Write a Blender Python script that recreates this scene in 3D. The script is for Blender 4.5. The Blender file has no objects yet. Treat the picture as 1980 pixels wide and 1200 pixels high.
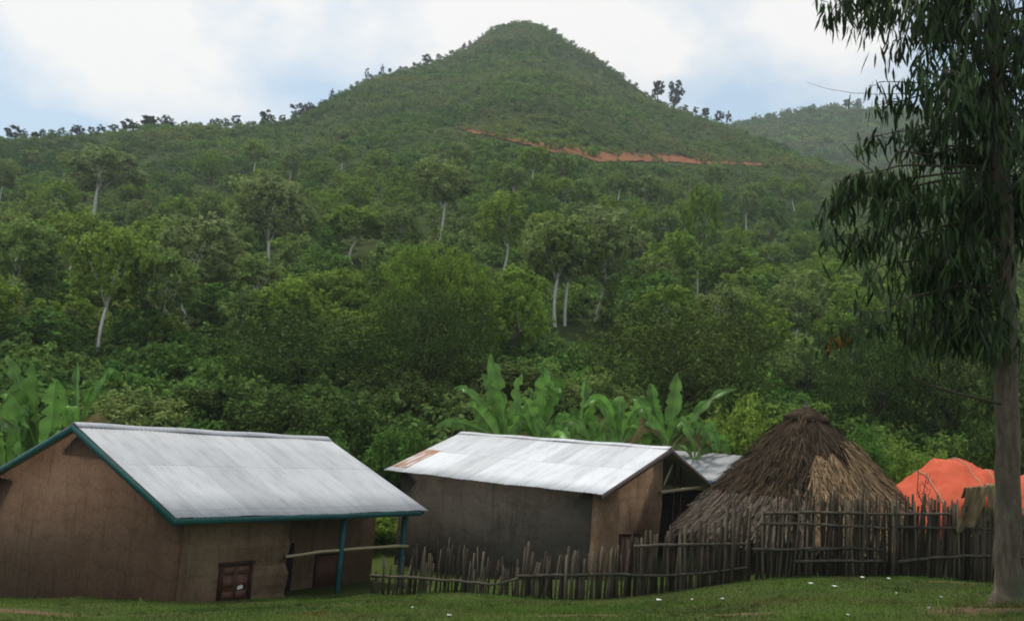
import bpy, math, random
import numpy as np
from mathutils import Matrix, Vector

S = bpy.context.scene
COL = S.collection
RAD = math.radians

# ------------------------------------------------------------------ camera
F, PITCH, ROLL = 1858.0, 0.131, 0.074          # focal length in photo pixels, tilt up, roll
cp, sp, cr, sr = math.cos(PITCH), math.sin(PITCH), math.cos(ROLL), math.sin(ROLL)
FWD = np.array([0, cp, sp]); UP0 = np.array([0, -sp, cp]); RT0 = np.array([1.0, 0, 0])
RT = RT0 * cr + UP0 * sr
UP = -RT0 * sr + UP0 * cr
cam = bpy.data.cameras.new("camera")
camo = bpy.data.objects.new("camera", cam); COL.objects.link(camo)
cam.sensor_width = 36; cam.sensor_fit = 'HORIZONTAL'
cam.lens = F / 1980 * 36
cam.clip_start = 0.1; cam.clip_end = 5000
camo.matrix_world = Matrix([[RT[0], UP[0], -FWD[0], 0], [RT[1], UP[1], -FWD[1], 0], [RT[2], UP[2], -FWD[2], 0], [0, 0, 0, 1]])
S.camera = camo

# ------------------------------------------------------------------ light
SUN_EL, SUN_AZ = RAD(70), RAD(-48)             # azimuth from +Y (away from the camera), positive = right
world = bpy.data.worlds.new("World"); S.world = world
world.use_nodes = True
nt = world.node_tree; nt.nodes.clear()
wo = nt.nodes.new("ShaderNodeOutputWorld")
sky = nt.nodes.new("ShaderNodeTexSky"); sky.sky_type = 'NISHITA'; sky.sun_disc = False
sky.sun_elevation = SUN_EL; sky.sun_rotation = SUN_AZ; sky.air_density = 1.0; sky.dust_density = 2.0
bg = nt.nodes.new("ShaderNodeBackground"); bg.inputs[1].default_value = 0.15
bgc = nt.nodes.new("ShaderNodeBackground"); bgc.inputs[0].default_value = (1.0, 0.985, 0.965, 1); bgc.inputs[1].default_value = 0.765
bgh = nt.nodes.new("ShaderNodeBackground"); bgh.inputs[0].default_value = (0.60, 0.79, 0.95, 1); bgh.inputs[1].default_value = 0.66
tc = nt.nodes.new("ShaderNodeTexCoord"); mp = nt.nodes.new("ShaderNodeMapping")
mp.inputs['Location'].default_value = (1.542, 4.745, -3.96); mp.inputs['Scale'].default_value = (1.0, 1.0, 1.483)
no = nt.nodes.new("ShaderNodeTexNoise"); no.inputs['Scale'].default_value = 2.5; no.inputs['Detail'].default_value = 7; no.inputs['Roughness'].default_value = 0.52
rp = nt.nodes.new("ShaderNodeValToRGB"); rp.color_ramp.elements[0].position = 0.475; rp.color_ramp.elements[1].position = 0.585
mxh = nt.nodes.new("ShaderNodeMixShader"); mxh.inputs[0].default_value = 0.75   # thin high veil over the blue
mx = nt.nodes.new("ShaderNodeMixShader")
L = nt.links.new
L(sky.outputs[0], bg.inputs[0]); L(tc.outputs['Generated'], mp.inputs[0]); L(mp.outputs[0], no.inputs['Vector'])
L(no.outputs['Fac'], rp.inputs[0]); L(rp.outputs[0], mx.inputs[0])
L(bg.outputs[0], mxh.inputs[1]); L(bgh.outputs[0], mxh.inputs[2])
L(mxh.outputs[0], mx.inputs[1]); L(bgc.outputs[0], mx.inputs[2]); L(mx.outputs[0], wo.inputs[0])

sl = bpy.data.lights.new("sun", 'SUN'); sl.energy = 2.2; sl.angle = RAD(9); sl.color = (1, 0.95, 0.87)
so = bpy.data.objects.new("sun", sl); COL.objects.link(so)
sd = Vector((math.sin(SUN_AZ) * math.cos(SUN_EL), math.cos(SUN_AZ) * math.cos(SUN_EL), math.sin(SUN_EL)))
so.rotation_euler = sd.to_track_quat('Z', 'Y').to_euler()
so.location = sd * 60

S.view_settings.view_transform = 'Standard'; S.view_settings.look = 'None'
S.view_settings.exposure = 0.40; S.view_settings.gamma = 1.0
try: S.view_settings.use_curve_mapping = False
except Exception: pass
S.cycles.use_denoising = True
S.cycles.max_bounces = 5; S.cycles.diffuse_bounces = 2; S.cycles.glossy_bounces = 2
S.cycles.transmission_bounces = 3; S.cycles.transparent_max_bounces = 6; S.cycles.volume_bounces = 0
S.cycles.filter_width = 1.9
S.cycles.use_adaptive_sampling = True

# ------------------------------------------------------------------ helpers
rng = np.random.default_rng(11)
random.seed(5)

def ray(px, py):
    d = FWD + RT * (px - 990) / F - UP * (py - 600) / F
    return d / d[1]

def at(px, py, Y):
    return ray(px, py) * Y

def project(P):
    P = np.atleast_2d(P); d = P @ FWD
    return np.stack([990 + F * (P @ RT) / d, 600 - F * (P @ UP) / d], 1)

def norm(v):
    return v / np.maximum(np.linalg.norm(v, axis=-1, keepdims=True), 1e-9)

def tag(o, label=None, cat=None, group=None, kind=None):
    if label: o['label'] = label
    if cat: o['category'] = cat
    if group: o['group'] = group
    if kind: o['kind'] = kind
    return o

def empty(name, loc, rz=0.0):
    o = bpy.data.objects.new(name, None); COL.objects.link(o)
    o.location = loc; o.rotation_euler = (0, 0, rz); o.empty_display_size = 0.3
    return o

class MB:
    """collects vertices, faces, a per-vertex tone and a face material index, then links ONE mesh object"""
    def __init__(s): s.V = []; s.Fs = []; s.T = []; s.M = []; s.n = 0
    def add(s, v, f, tone=None, mi=0):
        v = np.asarray(v, float).reshape(-1, 3)
        s.V.append(v); s.T.append(np.full(len(v), .5) if tone is None else np.broadcast_to(np.asarray(tone, float), (len(v),)))
        if isinstance(f, np.ndarray):
            s.Fs.append(f + s.n); s.M.append(np.full(len(f), mi))
        else:
            by = {}
            for q in f: by.setdefault(len(q), []).append(q)
            for q in by.values():
                s.Fs.append(np.array(q) + s.n); s.M.append(np.full(len(q), mi))
        s.n += len(v); return s
    def box(s, a, b, tone=None, mi=0):
        (x0, y0, z0), (x1, y1, z1) = a, b
        v = [(x0, y0, z0), (x1, y0, z0), (x1, y1, z0), (x0, y1, z0), (x0, y0, z1), (x1, y0, z1), (x1, y1, z1), (x0, y1, z1)]
        return s.add(v, [(0, 3, 2, 1), (4, 5, 6, 7), (0, 1, 5, 4), (1, 2, 6, 5), (2, 3, 7, 6), (3, 0, 4, 7)], tone, mi)
    def beam(s, p, q, w, h, up=(0, 0, 1), tone=None, mi=0):
        """rectangular bar from p to q"""
        p = np.array(p, float); q = np.array(q, float); t = norm(q - p)
        a = norm(np.cross(t, np.array(up, float))); b = np.cross(a, t)
        v = []
        for c in (p, q):
            for i, j in ((-1, -1), (1, -1), (1, 1), (-1, 1)): v.append(c + a * i * w / 2 + b * j * h / 2)
        return s.add(v, [(0, 1, 2, 3), (7, 6, 5, 4), (0, 4, 5, 1), (1, 5, 6, 2), (2, 6, 7, 3), (3, 7, 4, 0)], tone, mi)
    def tube(s, pts, rad, n=7, cap=True, tone=None, mi=0):
        pts = np.asarray(pts, float); m = len(pts)
        rad = np.broadcast_to(np.asarray(rad, float), (m,))
        t = norm(np.gradient(pts, axis=0))
        ref = np.array([0.31, 0.95, 0.05]) if abs(t[0][1]) < .8 else np.array([1.0, .1, .2])
        a = norm(np.cross(t, ref)); b = np.cross(t, a)
        th = np.arange(n) / n * 2 * math.pi
        ring = (np.cos(th)[None, :, None] * a[:, None] + np.sin(th)[None, :, None] * b[:, None]) * rad[:, None, None] + pts[:, None]
        v = ring.reshape(-1, 3)
        i = np.arange(m - 1)[:, None] * n; j = np.arange(n)[None]; k = (j + 1) % n
        f = np.stack([i + j, i + k, i + n + k, i + n + j], -1).reshape(-1, 4)
        s.add(v, f, tone, mi)
        if cap:
            c0 = s.n - len(v)
            s.Fs.append(np.array([list(range(c0, c0 + n))[::-1]])); s.M.append(np.array([mi]))
            s.Fs.append(np.array([list(range(c0 + (m - 1) * n, c0 + m * n))])); s.M.append(np.array([mi]))
        return s
    def prism(s, poly, axis, a0, a1, mi=0, tone=None):
        """polygon (list of 2D) extruded along an axis ('x' -> poly is (y,z); 'y' -> (x,z))"""
        n = len(poly); v = []
        for a in (a0, a1):
            for p, q in poly: v.append((a, p, q) if axis == 'x' else (p, a, q))
        f = [tuple(range(n))[::-1], tuple(range(n, 2 * n))] + [(i, (i + 1) % n, n + (i + 1) % n, n + i) for i in range(n)]
        return s.add(v, f, tone, mi)
    def build(s, name, mats, parent=None, smooth=False):
        me = bpy.data.meshes.new(name)
        V = np.concatenate(s.V); me.vertices.add(len(V)); me.vertices.foreach_set("co", V.astype(np.float32).ravel())
        lens = np.concatenate([np.full(len(f), f.shape[1]) for f in s.Fs]); idx = np.concatenate([f.ravel() for f in s.Fs])
        me.loops.add(len(idx)); me.loops.foreach_set("vertex_index", idx.astype(np.int32))
        me.polygons.add(len(lens)); me.polygons.foreach_set("loop_start", np.concatenate([[0], np.cumsum(lens)[:-1]]).astype(np.int32))
        me.polygons.foreach_set("material_index", np.concatenate(s.M).astype(np.int32))
        if smooth: me.polygons.foreach_set("use_smooth", np.ones(len(lens), bool))
        at_ = me.attributes.new("tone", 'FLOAT', 'POINT'); at_.data.foreach_set("value", np.concatenate(s.T).astype(np.float32))
        for m in (mats if isinstance(mats, (list, tuple)) else [mats]): me.materials.append(m)
        me.update(calc_edges=True)
        o = bpy.data.objects.new(name, me); COL.objects.link(o)
        if parent: o.parent = parent
        return o

def copy_tree(o, parent=None):
    c = o.copy(); COL.objects.link(c); c.parent = parent
    for ch in list(o.children): copy_tree(ch, c)
    return c

# ------------------------------------------------------------------ materials
def mat(name):
    m = bpy.data.materials.new(name); m.use_nodes = True
    return m, m.node_tree, m.node_tree.nodes['Principled BSDF'], m.node_tree.links.new

def noise(t, scale, detail=5, rough=.55, coord='Object', vec=None, stretch=None):
    n = t.nodes.new("ShaderNodeTexNoise"); n.inputs['Scale'].default_value = scale
    n.inputs['Detail'].default_value = detail; n.inputs['Roughness'].default_value = rough
    if vec is None:
        if coord == 'World':
            c = t.nodes.new("ShaderNodeNewGeometry"); vec = c.outputs['Position']
        else:
            c = t.nodes.new("ShaderNodeTexCoord"); vec = c.outputs[coord]
    if stretch:
        k = t.nodes.new("ShaderNodeMapping"); k.inputs['Scale'].default_value = stretch
        t.links.new(vec, k.inputs[0]); vec = k.outputs[0]
    t.links.new(vec, n.inputs['Vector'])
    return n.outputs['Fac']

def ramp(t, fac, stops):
    r = t.nodes.new("ShaderNodeValToRGB"); e = r.color_ramp.elements
    while len(e) < len(stops): e.new(0.5)
    for x, (p, c) in zip(e, stops): x.position = p; x.color = (*c, 1)
    t.links.new(fac, r.inputs[0]); return r.outputs[0]

def mixc(t, fac, a, b, mode='MIX'):
    m = t.nodes.new("ShaderNodeMix"); m.data_type = 'RGBA'; m.blend_type = mode
    if isinstance(fac, (int, float)): m.inputs[0].default_value = fac
    else: t.links.new(fac, m.inputs[0])
    for k, v in ((6, a), (7, b)):
        if isinstance(v, tuple): m.inputs[k].default_value = (*v, 1)
        else: t.links.new(v, m.inputs[k])
    return m.outputs[2]

def mth(t, op, a, b=None):
    m = t.nodes.new("ShaderNodeMath"); m.operation = op
    for k, v in ((0, a), (1, b)):
        if v is None: continue
        if isinstance(v, (int, float)): m.inputs[k].default_value = v
        else: t.links.new(v, m.inputs[k])
    return m.outputs[0]

def attr(t, name):
    a = t.nodes.new("ShaderNodeAttribute"); a.attribute_name = name; return a.outputs['Fac']

def bump(t, b, h, strength, dist=.05):
    n = t.nodes.new("ShaderNodeBump"); n.inputs['Strength'].default_value = strength; n.inputs['Distance'].default_value = dist
    t.links.new(h, n.inputs['Height']); t.links.new(n.outputs[0], b.inputs['Normal'])

def foliage(name, c, c2=None, trans=.40, spec=.05, rough=.7, world_patch=None, var=.55):
    """leaves: every leaf its own tone, every plant its own shift between two greens"""
    m, t, b, ln = mat(name)
    c2 = c2 or tuple(x * .7 for x in c)
    oi = t.nodes.new("ShaderNodeObjectInfo")
    col = mixc(t, oi.outputs['Random'], c, c2)
    if world_patch:
        w = noise(t, world_patch[1], 3, .5, 'World')
        f = ramp(t, w, [(.42, (0, 0, 0)), (.62, (1, 1, 1))])
        col = mixc(t, f, col, world_patch[0])
        w2 = noise(t, world_patch[1] * .45, 4, .6, 'World', stretch=(1, 1, 1.7)); f2 = ramp(t, w2, [(.36, (.55, .66, .62)), (.50, (1, 1, 1)), (.66, (1.22, 1.12, .95))])
        col = mixc(t, 1.0, col, f2, 'MULTIPLY')
    k = t.nodes.new("ShaderNodeMapRange"); k.inputs[3].default_value = 1 - var; k.inputs[4].default_value = 1 + var
    ln(attr(t, "tone"), k.inputs[0])
    h = t.nodes.new("ShaderNodeVectorMath"); h.operation = 'SCALE'; ln(col, h.inputs[0]); ln(k.outputs[0], h.inputs['Scale'])
    ln(h.outputs[0], b.inputs['Base Color']); b.inputs['Roughness'].default_value = rough
    b.inputs['Specular IOR Level'].default_value = spec
    tr = t.nodes.new("ShaderNodeBsdfTranslucent"); ln(h.outputs[0], tr.inputs[0])
    ms = t.nodes.new("ShaderNodeMixShader"); ms.inputs[0].default_value = trans
    ln(b.outputs[0], ms.inputs[1]); ln(tr.outputs[0], ms.inputs[2])
    ln(ms.outputs[0], t.nodes['Material Output'].inputs[0])
    return m

def plain(name, c, c2, scale=6, rough=.85, spec=.07, stretch=None, bmp=0, coord='Object', detail=6):
    m, t, b, ln = mat(name)
    n = noise(t, scale, detail, .6, coord, stretch=stretch)
    col = ramp(t, n, [(.3, c), (.7, c2)])
    ln(col, b.inputs['Base Color']); b.inputs['Roughness'].default_value = rough; b.inputs['Specular IOR Level'].default_value = spec
    if bmp: bump(t, b, n, bmp)
    return m

def toned(name, c, c2, rough=.85, scale=9, stretch=None, spec=.05):
    """colour runs between two hues with the piece's own tone, then mottled"""
    m, t, b, ln = mat(name)
    base = mixc(t, attr(t, "tone"), c, c2)
    n = noise(t, scale, 5, .6, stretch=stretch)
    k = ramp(t, n, [(.3, (.6, .6, .6)), (.7, (1.25, 1.22, 1.18))])
    ln(mixc(t, 1.0, base, k, 'MULTIPLY'), b.inputs['Base Color'])
    b.inputs['Roughness'].default_value = rough; b.inputs['Specular IOR Level'].default_value = spec
    bump(t, b, n, .4, .02)
    return m

M = {}
M['leaf_mid'] = foliage('leaf_mid', (.155, .250, .032), (.200, .275, .044))
M['leaf_yellow'] = foliage('leaf_yellow', (.175, .250, .032), (.150, .235, .032))
M['leaf_olive'] = foliage('leaf_olive', (.160, .235, .058), (.185, .240, .066))
M['leaf_brown'] = foliage('leaf_brown', (.195, .240, .085), (.180, .245, .075))
M['leaf_dark'] = foliage('leaf_dark', (.050, .088, .016), (.076, .108, .022), trans=.22)
M['leaf_blue'] = foliage('leaf_blue', (.090, .185, .032), (.110, .195, .036))
M['leaf_ridge'] = foliage('leaf_ridge', (.040, .068, .028), (.050, .080, .030), trans=.2)
M['leaf_shrub'] = foliage('leaf_shrub', (.070, .160, .028), (.185, .300, .060), world_patch=((.180, .225, .068), .03))
M['leaf_eucalyptus'] = foliage('leaf_eucalyptus', (.044, .078, .019), (.044, .078, .019), trans=.25, spec=.22, rough=.5, var=.85)
M['leaf_banana'] = foliage('leaf_banana', (.110, .250, .036), (.140, .275, .044), trans=.40, spec=.3, rough=.4, var=.62)
M['leaf_dry'] = foliage('leaf_dry', (.20, .155, .07), (.24, .18, .085), var=.4)
M['midrib'] = plain('midrib', (.20, .30, .10), (.28, .38, .16), 8)
M['pseudostem'] = plain('pseudostem', (.07, .10, .035), (.14, .11, .05), 5, stretch=(3, 3, .6))
M['bark_pale'] = plain('bark_pale', (.46, .43, .36), (.70, .66, .58), 3, stretch=(3, 3, .7))
M['bark_dark'] = plain('bark_dark', (.05, .042, .03), (.11, .09, .065), 4, stretch=(3, 3, .6))
def bark():
    m, t, b, ln = mat('bark_eucalyptus')
    n = noise(t, 5, 7, .62, stretch=(2.2, 2.2, .5)); n2 = noise(t, 1.3, 3, .5, stretch=(1, 1, .35))
    c = ramp(t, n, [(.30, (.048, .035, .022)), (.55, (.110, .082, .052)), (.75, (.20, .16, .11))])
    c = mixc(t, ramp(t, n2, [(.5, (0, 0, 0)), (.66, (1, 1, 1))]), c, (.075, .085, .04))
    ln(c, b.inputs['Base Color']); b.inputs['Roughness'].default_value = .9; bump(t, b, n, .7, .06)
    return m
M['bark_eucalyptus'] = bark()

def mud(name, c1, c2, c3, streak=True):
    m, t, b, ln = mat(name)
    n = noise(t, .9, 8, .62); fine = noise(t, 14, 6, .65)
    c = ramp(t, n, [(.32, c1), (.52, c2), (.72, c3)])
    k = ramp(t, fine, [(.3, (.78, .78, .78)), (.7, (1.16, 1.15, 1.13))])
    c = mixc(t, 1.0, c, k, 'MULTIPLY')
    cr_ = noise(t, 2.2, 9, .7, stretch=(1, 1, 2.6))
    lines = ramp(t, cr_, [(.485, (1, 1, 1)), (.5, (.62, .60, .58)), (.515, (1, 1, 1))])
    c = mixc(t, .45, c, mixc(t, 1.0, c, lines, 'MULTIPLY'))
    geo = t.nodes.new("ShaderNodeNewGeometry"); sz = t.nodes.new("ShaderNodeSeparateXYZ"); ln(geo.outputs['Position'], sz.inputs[0])
    wave = mth(t, 'ADD', mth(t, 'MULTIPLY', sz.outputs[2], 1.9), mth(t, 'MULTIPLY', noise(t, .7, 4, .6), 2.6))
    band = mth(t, 'FRACT', wave)
    c = mixc(t, .55, c, mixc(t, 1.0, c, ramp(t, band, [(0, (.70, .68, .66)), (.10, (1, 1, 1)), (.85, (1.08, 1.06, 1.04)), (1, (.8, .78, .76))]), 'MULTIPLY'))
    patch = ramp(t, noise(t, .55, 5, .7), [(.56, (0, 0, 0)), (.60, (1, 1, 1))])
    c = mixc(t, mth(t, 'MULTIPLY', patch, .35), c, c3)
    stain = ramp(t, noise(t, 2.6, 5, .6, stretch=(1.6, 1.6, .22)), [(.52, (1, 1, 1)), (.72, (.62, .60, .58))])
    c = mixc(t, .8, c, mixc(t, 1.0, c, stain, 'MULTIPLY'))
    ln(c, b.inputs['Base Color']); b.inputs['Roughness'].default_value = .95; b.inputs['Specular IOR Level'].default_value = .03
    bump(t, b, fine, .5, .03)
    return m
M['mud_brown'] = mud('mud_brown', (.130, .077, .048), (.158, .096, .062), (.180, .112, .074))
M['mud_tan'] = mud('mud_tan', (.150, .098, .060), (.185, .124, .077), (.215, .148, .094))
M['mud_grey'] = mud('mud_grey', (.054, .046, .035), (.072, .062, .048), (.088, .076, .060))
M['mud_daub'] = mud('mud_daub', (.16, .095, .055), (.25, .155, .095), (.35, .235, .145))
M['teal_paint'] = plain('teal_paint', (.014, .068, .066), (.022, .098, .092), 3, .6, .15)
M['brown_paint'] = plain('brown_paint', (.085, .055, .048), (.13, .085, .075), 5, .6, .3)
M['door_wood'] = plain('door_wood', (.075, .032, .018), (.13, .058, .032), 4, .6, .3, stretch=(5, 5, .5))
M['frame_wood'] = plain('frame_wood', (.035, .018, .012), (.06, .03, .02), 4, .7)
M['inside_shade'] = plain('inside_shade', (.02, .017, .014), (.035, .03, .025), 3)  # near-black slab colour, holds the shade inside a dark opening
M['pole_wood'] = plain('pole_wood', (.30, .24, .14), (.42, .35, .22), 5, stretch=(1, 1, 1))
M['paper'] = plain('paper', (.62, .60, .56), (.78, .77, .74), 20, .8)
M['tarp'] = plain('tarp', (.47, .078, .036), (.58, .112, .052), 2.2, .75, .12, bmp=.3)
M['sacking'] = plain('sacking', (.12, .085, .045), (.20, .15, .08), 3, .9)
M['stake'] = toned('stake', (.036, .029, .021), (.165, .135, .095), stretch=(4, 4, .5))
M['rail'] = toned('rail', (.055, .048, .038), (.13, .112, .085))
M['thatch_dark'] = toned('thatch_dark', (.030, .021, .013), (.125, .088, .055), scale=2.2)
M['thatch_pale'] = toned('thatch_pale', (.095, .058, .030), (.34, .235, .135), scale=4)
M['clay'] = plain('clay', (.05, .04, .035), (.20, .17, .15), 9)
M['road_soil'] = plain('road_soil', (.165, .064, .027), (.26, .118, .056), .5, .95, .05, coord='Object', bmp=.5)
M['bank_soil'] = plain('bank_soil', (.06, .03, .02), (.12, .06, .038), .3, .95, .05)

def sheet(name, rust=None, bright=.62, seam=(.82, 1.9), tintv=.16):
    """galvanised sheets laid in rows: every sheet weathered its own way, dark lap lines, rust near the fixings"""
    m, t, b, ln = mat(name)
    tcn = t.nodes.new("ShaderNodeTexCoord"); sx = t.nodes.new("ShaderNodeSeparateXYZ"); ln(tcn.outputs['Object'], sx.inputs[0])
    ix = mth(t, 'FLOOR', mth(t, 'DIVIDE', sx.outputs[0], seam[0])); iy = mth(t, 'FLOOR', mth(t, 'DIVIDE', sx.outputs[1], seam[1]))
    cx = t.nodes.new("ShaderNodeCombineXYZ"); ln(ix, cx.inputs[0]); ln(iy, cx.inputs[1])
    wn = t.nodes.new("ShaderNodeTexWhiteNoise"); ln(cx.outputs[0], wn.inputs[0])
    k = t.nodes.new("ShaderNodeMapRange"); k.inputs[3].default_value = 1 - tintv; k.inputs[4].default_value = 1.08; ln(wn.outputs[0], k.inputs[0])
    n = noise(t, 1.6, 7, .65, stretch=(2.2, .5, 1))
    c = ramp(t, n, [(.28, (bright * .74, bright * .74, bright * .75)), (.5, (bright * .97, bright * .97, bright * .98)), (.75, (bright * 1.07, bright * 1.07, bright * 1.07))])
    sc = t.nodes.new("ShaderNodeVectorMath"); sc.operation = 'SCALE'; ln(c, sc.inputs[0]); ln(k.outputs[0], sc.inputs['Scale'])
    c = sc.outputs[0]
    fx = mth(t, 'FRACT', mth(t, 'DIVIDE', sx.outputs[0], seam[0])); fy = mth(t, 'FRACT', mth(t, 'DIVIDE', sx.outputs[1], seam[1]))
    lap = mth(t, 'MAXIMUM', mth(t, 'LESS_THAN', fx, .035), mth(t, 'LESS_THAN', fy, .02))
    c = mixc(t, mth(t, 'MULTIPLY', lap, .35), c, (.22, .22, .23))
    spots = ramp(t, noise(t, 3.2, 6, .7), [(.66, (0, 0, 0)), (.76, (1, 1, 1))])
    c = mixc(t, mth(t, 'MULTIPLY', spots, .45), c, (.27, .25, .235))
    if rust:
        r0, r1, y0, y1 = rust
        rn = noise(t, 2.2, 5, .6, stretch=(3, .35, 1))
        inside = mth(t, 'MULTIPLY', mth(t, 'MULTIPLY', mth(t, 'GREATER_THAN', sx.outputs[0], r0), mth(t, 'LESS_THAN', sx.outputs[0], r1)),
                     mth(t, 'MULTIPLY', mth(t, 'GREATER_THAN', sx.outputs[1], y0), mth(t, 'LESS_THAN', sx.outputs[1], y1)))
        c = mixc(t, mth(t, 'MULTIPLY', inside, ramp(t, rn, [(.36, (0, 0, 0)), (.52, (1, 1, 1))])), c, (.30, .135, .06))
    nail = mth(t, 'MULTIPLY', mth(t, 'LESS_THAN', mth(t, 'FRACT', mth(t, 'DIVIDE', sx.outputs[0], .304)), .07), mth(t, 'LESS_THAN', mth(t, 'FRACT', mth(t, 'DIVIDE', sx.outputs[1], .86)), .025))
    c = mixc(t, mth(t, 'MULTIPLY', nail, .6), c, (.13, .11, .10))
    run = ramp(t, noise(t, 5.5, 4, .6, stretch=(3.2, .22, 1)), [(.60, (0, 0, 0)), (.74, (1, 1, 1))])
    c = mixc(t, mth(t, 'MULTIPLY', run, .22), c, (.30, .25, .21))
    bump(t, b, noise(t, 1.1, 3, .5), .35, .06)
    ln(c, b.inputs['Base Color']); b.inputs['Metallic'].default_value = .05
    b.inputs['Roughness'].default_value = .55; b.inputs['Specular IOR Level'].default_value = .3
    return m
M['sheet_plain'] = sheet('sheet_plain', None, .43, (.85, 2.4), .10)
M['sheet_old'] = sheet('sheet_old', (-.2, .82, -3.9, -2.0), .59, (.84, 2.15), .2)
M['sheet_blue'] = sheet('sheet_blue', None, .40, (.8, 1.1), .3)

# ------------------------------------------------------------------ terrain
HS = [(-500, 285, 300), (-200, 280, 300), (0, 272, 300), (100, 262, 300), (200, 256, 300), (300, 248, 305), (400, 246, 310), (480, 243, 320), (560, 233, 335), (620, 203, 355), (700, 158, 385), (780, 131, 410),
      (840, 117, 430), (900, 93, 455), (950, 55, 475), (1000, 41, 480), (1040, 44, 478), (1070, 62, 470), (1120, 94, 460), (1180, 130, 445), (1250, 181, 430), (1300, 206, 420), (1370, 229, 405),
      (1420, 246, 395), (1480, 268, 380), (1540, 296, 365), (1600, 318, 345), (1700, 338, 320), (1800, 348, 300), (1980, 356, 285), (2300, 370, 280), (2700, 380, 280)]
HR = np.array([[ray(a, b)[0], ray(a, b)[2], D] for a, b, D in HS])

def hill_z(u, Y):
    t = np.interp(u, HR[:, 0], HR[:, 1]); D = np.interp(u, HR[:, 0], HR[:, 2])
    zs = t * D; s = (Y - 44) / (D - 44)
    up = -2.4 + (zs + 2.4) * np.power(np.clip(s, 0, 1), 1.22)
    over = np.clip(Y - D, 0, None)
    X = u * Y
    lump = 1.1 * np.sin(X * .055 + 1.3) * np.sin(Y * .047) + .7 * np.sin(X * .11 + Y * .07) + .5 * np.sin(X * .19 - Y * .15)
    return up - over * .5 - over ** 2 * .0006 + lump * np.clip(s * 6, 0, 1) * np.clip((1 - s) * 5 + .15, .15, 1)

GP = []           # ground control points, filled from what stands on the ground
def gp(px, py, Y): GP.append(at(px, py, Y))
for a in ((0, 1166, 22.5), (175, 1166, 24), (345, 1165, 25.6), (545, 1158, 28.2), (720, 1154, 28.5), (860, 1150, 27), (1010, 1150, 26.5), (1110, 1161, 26),
          (1190, 1157, 25.8), (1300, 1143, 25.8), (1400, 1127, 26), (1450, 1119, 26), (1560, 1114, 25.8), (1700, 1114, 25.5), (1850, 1122, 25), (1960, 1128, 25),
          (1950, 1172, 16.6), (990, 1200, 17.2), (0, 1200, 20), (500, 1200, 18.6), (1500, 1200, 15.6)): gp(*a)
GP = np.array(GP)
A_ = np.c_[np.ones(len(GP)), GP[:, 0], GP[:, 1]]
A_ = np.vstack([A_, [[1, 0, 0]] * 3]); zz = np.r_[GP[:, 2], [-1.65] * 3]
PL = np.linalg.lstsq(A_, zz, rcond=None)[0]
RES = GP[:, 2] - (PL[0] + PL[1] * GP[:, 0] + PL[2] * GP[:, 1])
def kern(a, b): return np.exp(-((a[:, None, 0] - b[None, :, 0]) ** 2 + (a[:, None, 1] - b[None, :, 1]) ** 2) / (2 * 3.2 ** 2))
KW = np.linalg.solve(kern(GP[:, :2], GP[:, :2]) + .02 * np.eye(len(GP)), RES)

def near_z(X, Y):
    sh = np.shape(X); P = np.c_[np.ravel(X), np.ravel(Y)]
    Yc = np.clip(P[:, 1], -60, 34)
    z = PL[0] + PL[1] * np.clip(P[:, 0], -25, 25) + PL[2] * Yc + kern(P, GP[:, :2]) @ KW
    z += .03 * np.sin(P[:, 0] * 1.3) * np.sin(P[:, 1] * 1.1)
    return z.reshape(sh)

def tz(X, Y):
    X = np.asarray(X, float); Y = np.asarray(Y, float)
    f = np.clip((Y - 34) / 22, 0, 1); f = f * f * (3 - 2 * f)
    return near_z(X, Y) * (1 - f) + hill_z(X / np.maximum(Y, 30), np.maximum(Y, 44)) * f

def hit(px, py, y0=40., y1=520.):
    """where the sight line through a photo pixel meets the terrain"""
    r = ray(px, py); Y = np.linspace(y0, y1, 1500); P = r[None] * Y[:, None]
    d = tz(P[:, 0], P[:, 1]) - P[:, 2]; k = np.argmax(d > 0)
    if not (d > 0).any(): k = int(np.argmax(d))
    return P[k]

rows = np.concatenate([np.linspace(-45, 8, 14), np.linspace(10, 40, 76), np.linspace(41, 60, 22), 60 * (700 / 60) ** np.linspace(.02, 1, 120)])
us = np.concatenate([np.linspace(-1.25, -.66, 30), np.linspace(-.65, .65, 270), np.linspace(.66, 1.25, 30)])
GX = us[None] * np.sqrt(rows[:, None] ** 2 + 900) ; GY = np.broadcast_to(rows[:, None], GX.shape)
GZ = tz(GX, GY)
CUT = int(np.argmax(rows > 52))

def ground_mat():
    m, t, b, ln = mat('grass_ground')
    n = noise(t, .5, 6, .6, 'World'); n2 = noise(t, 7, 6, .7, 'World')
    g = ramp(t, n, [(.3, (.042, .066, .014)), (.6, (.062, .088, .021)), (.8, (.085, .098, .030))])
    g = mixc(t, 1.0, g, ramp(t, n2, [(.3, (.65, .65, .65)), (.7, (1.25, 1.2, 1.15))]), 'MULTIPLY')
    e = ramp(t, n2, [(.3, (.095, .060, .032)), (.7, (.155, .105, .060))])
    f = mth(t, 'ADD', attr(t, 'tone'), mth(t, 'MULTIPLY', mth(t, 'SUBTRACT', n2, .5), .9))
    ln(mixc(t, ramp(t, f, [(.42, (0, 0, 0)), (.62, (1, 1, 1))]), g, e), b.inputs['Base Color'])
    b.inputs['Roughness'].default_value = 1; b.inputs['Specular IOR Level'].default_value = .05; bump(t, b, n2, .6, .05)
    return m
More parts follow.
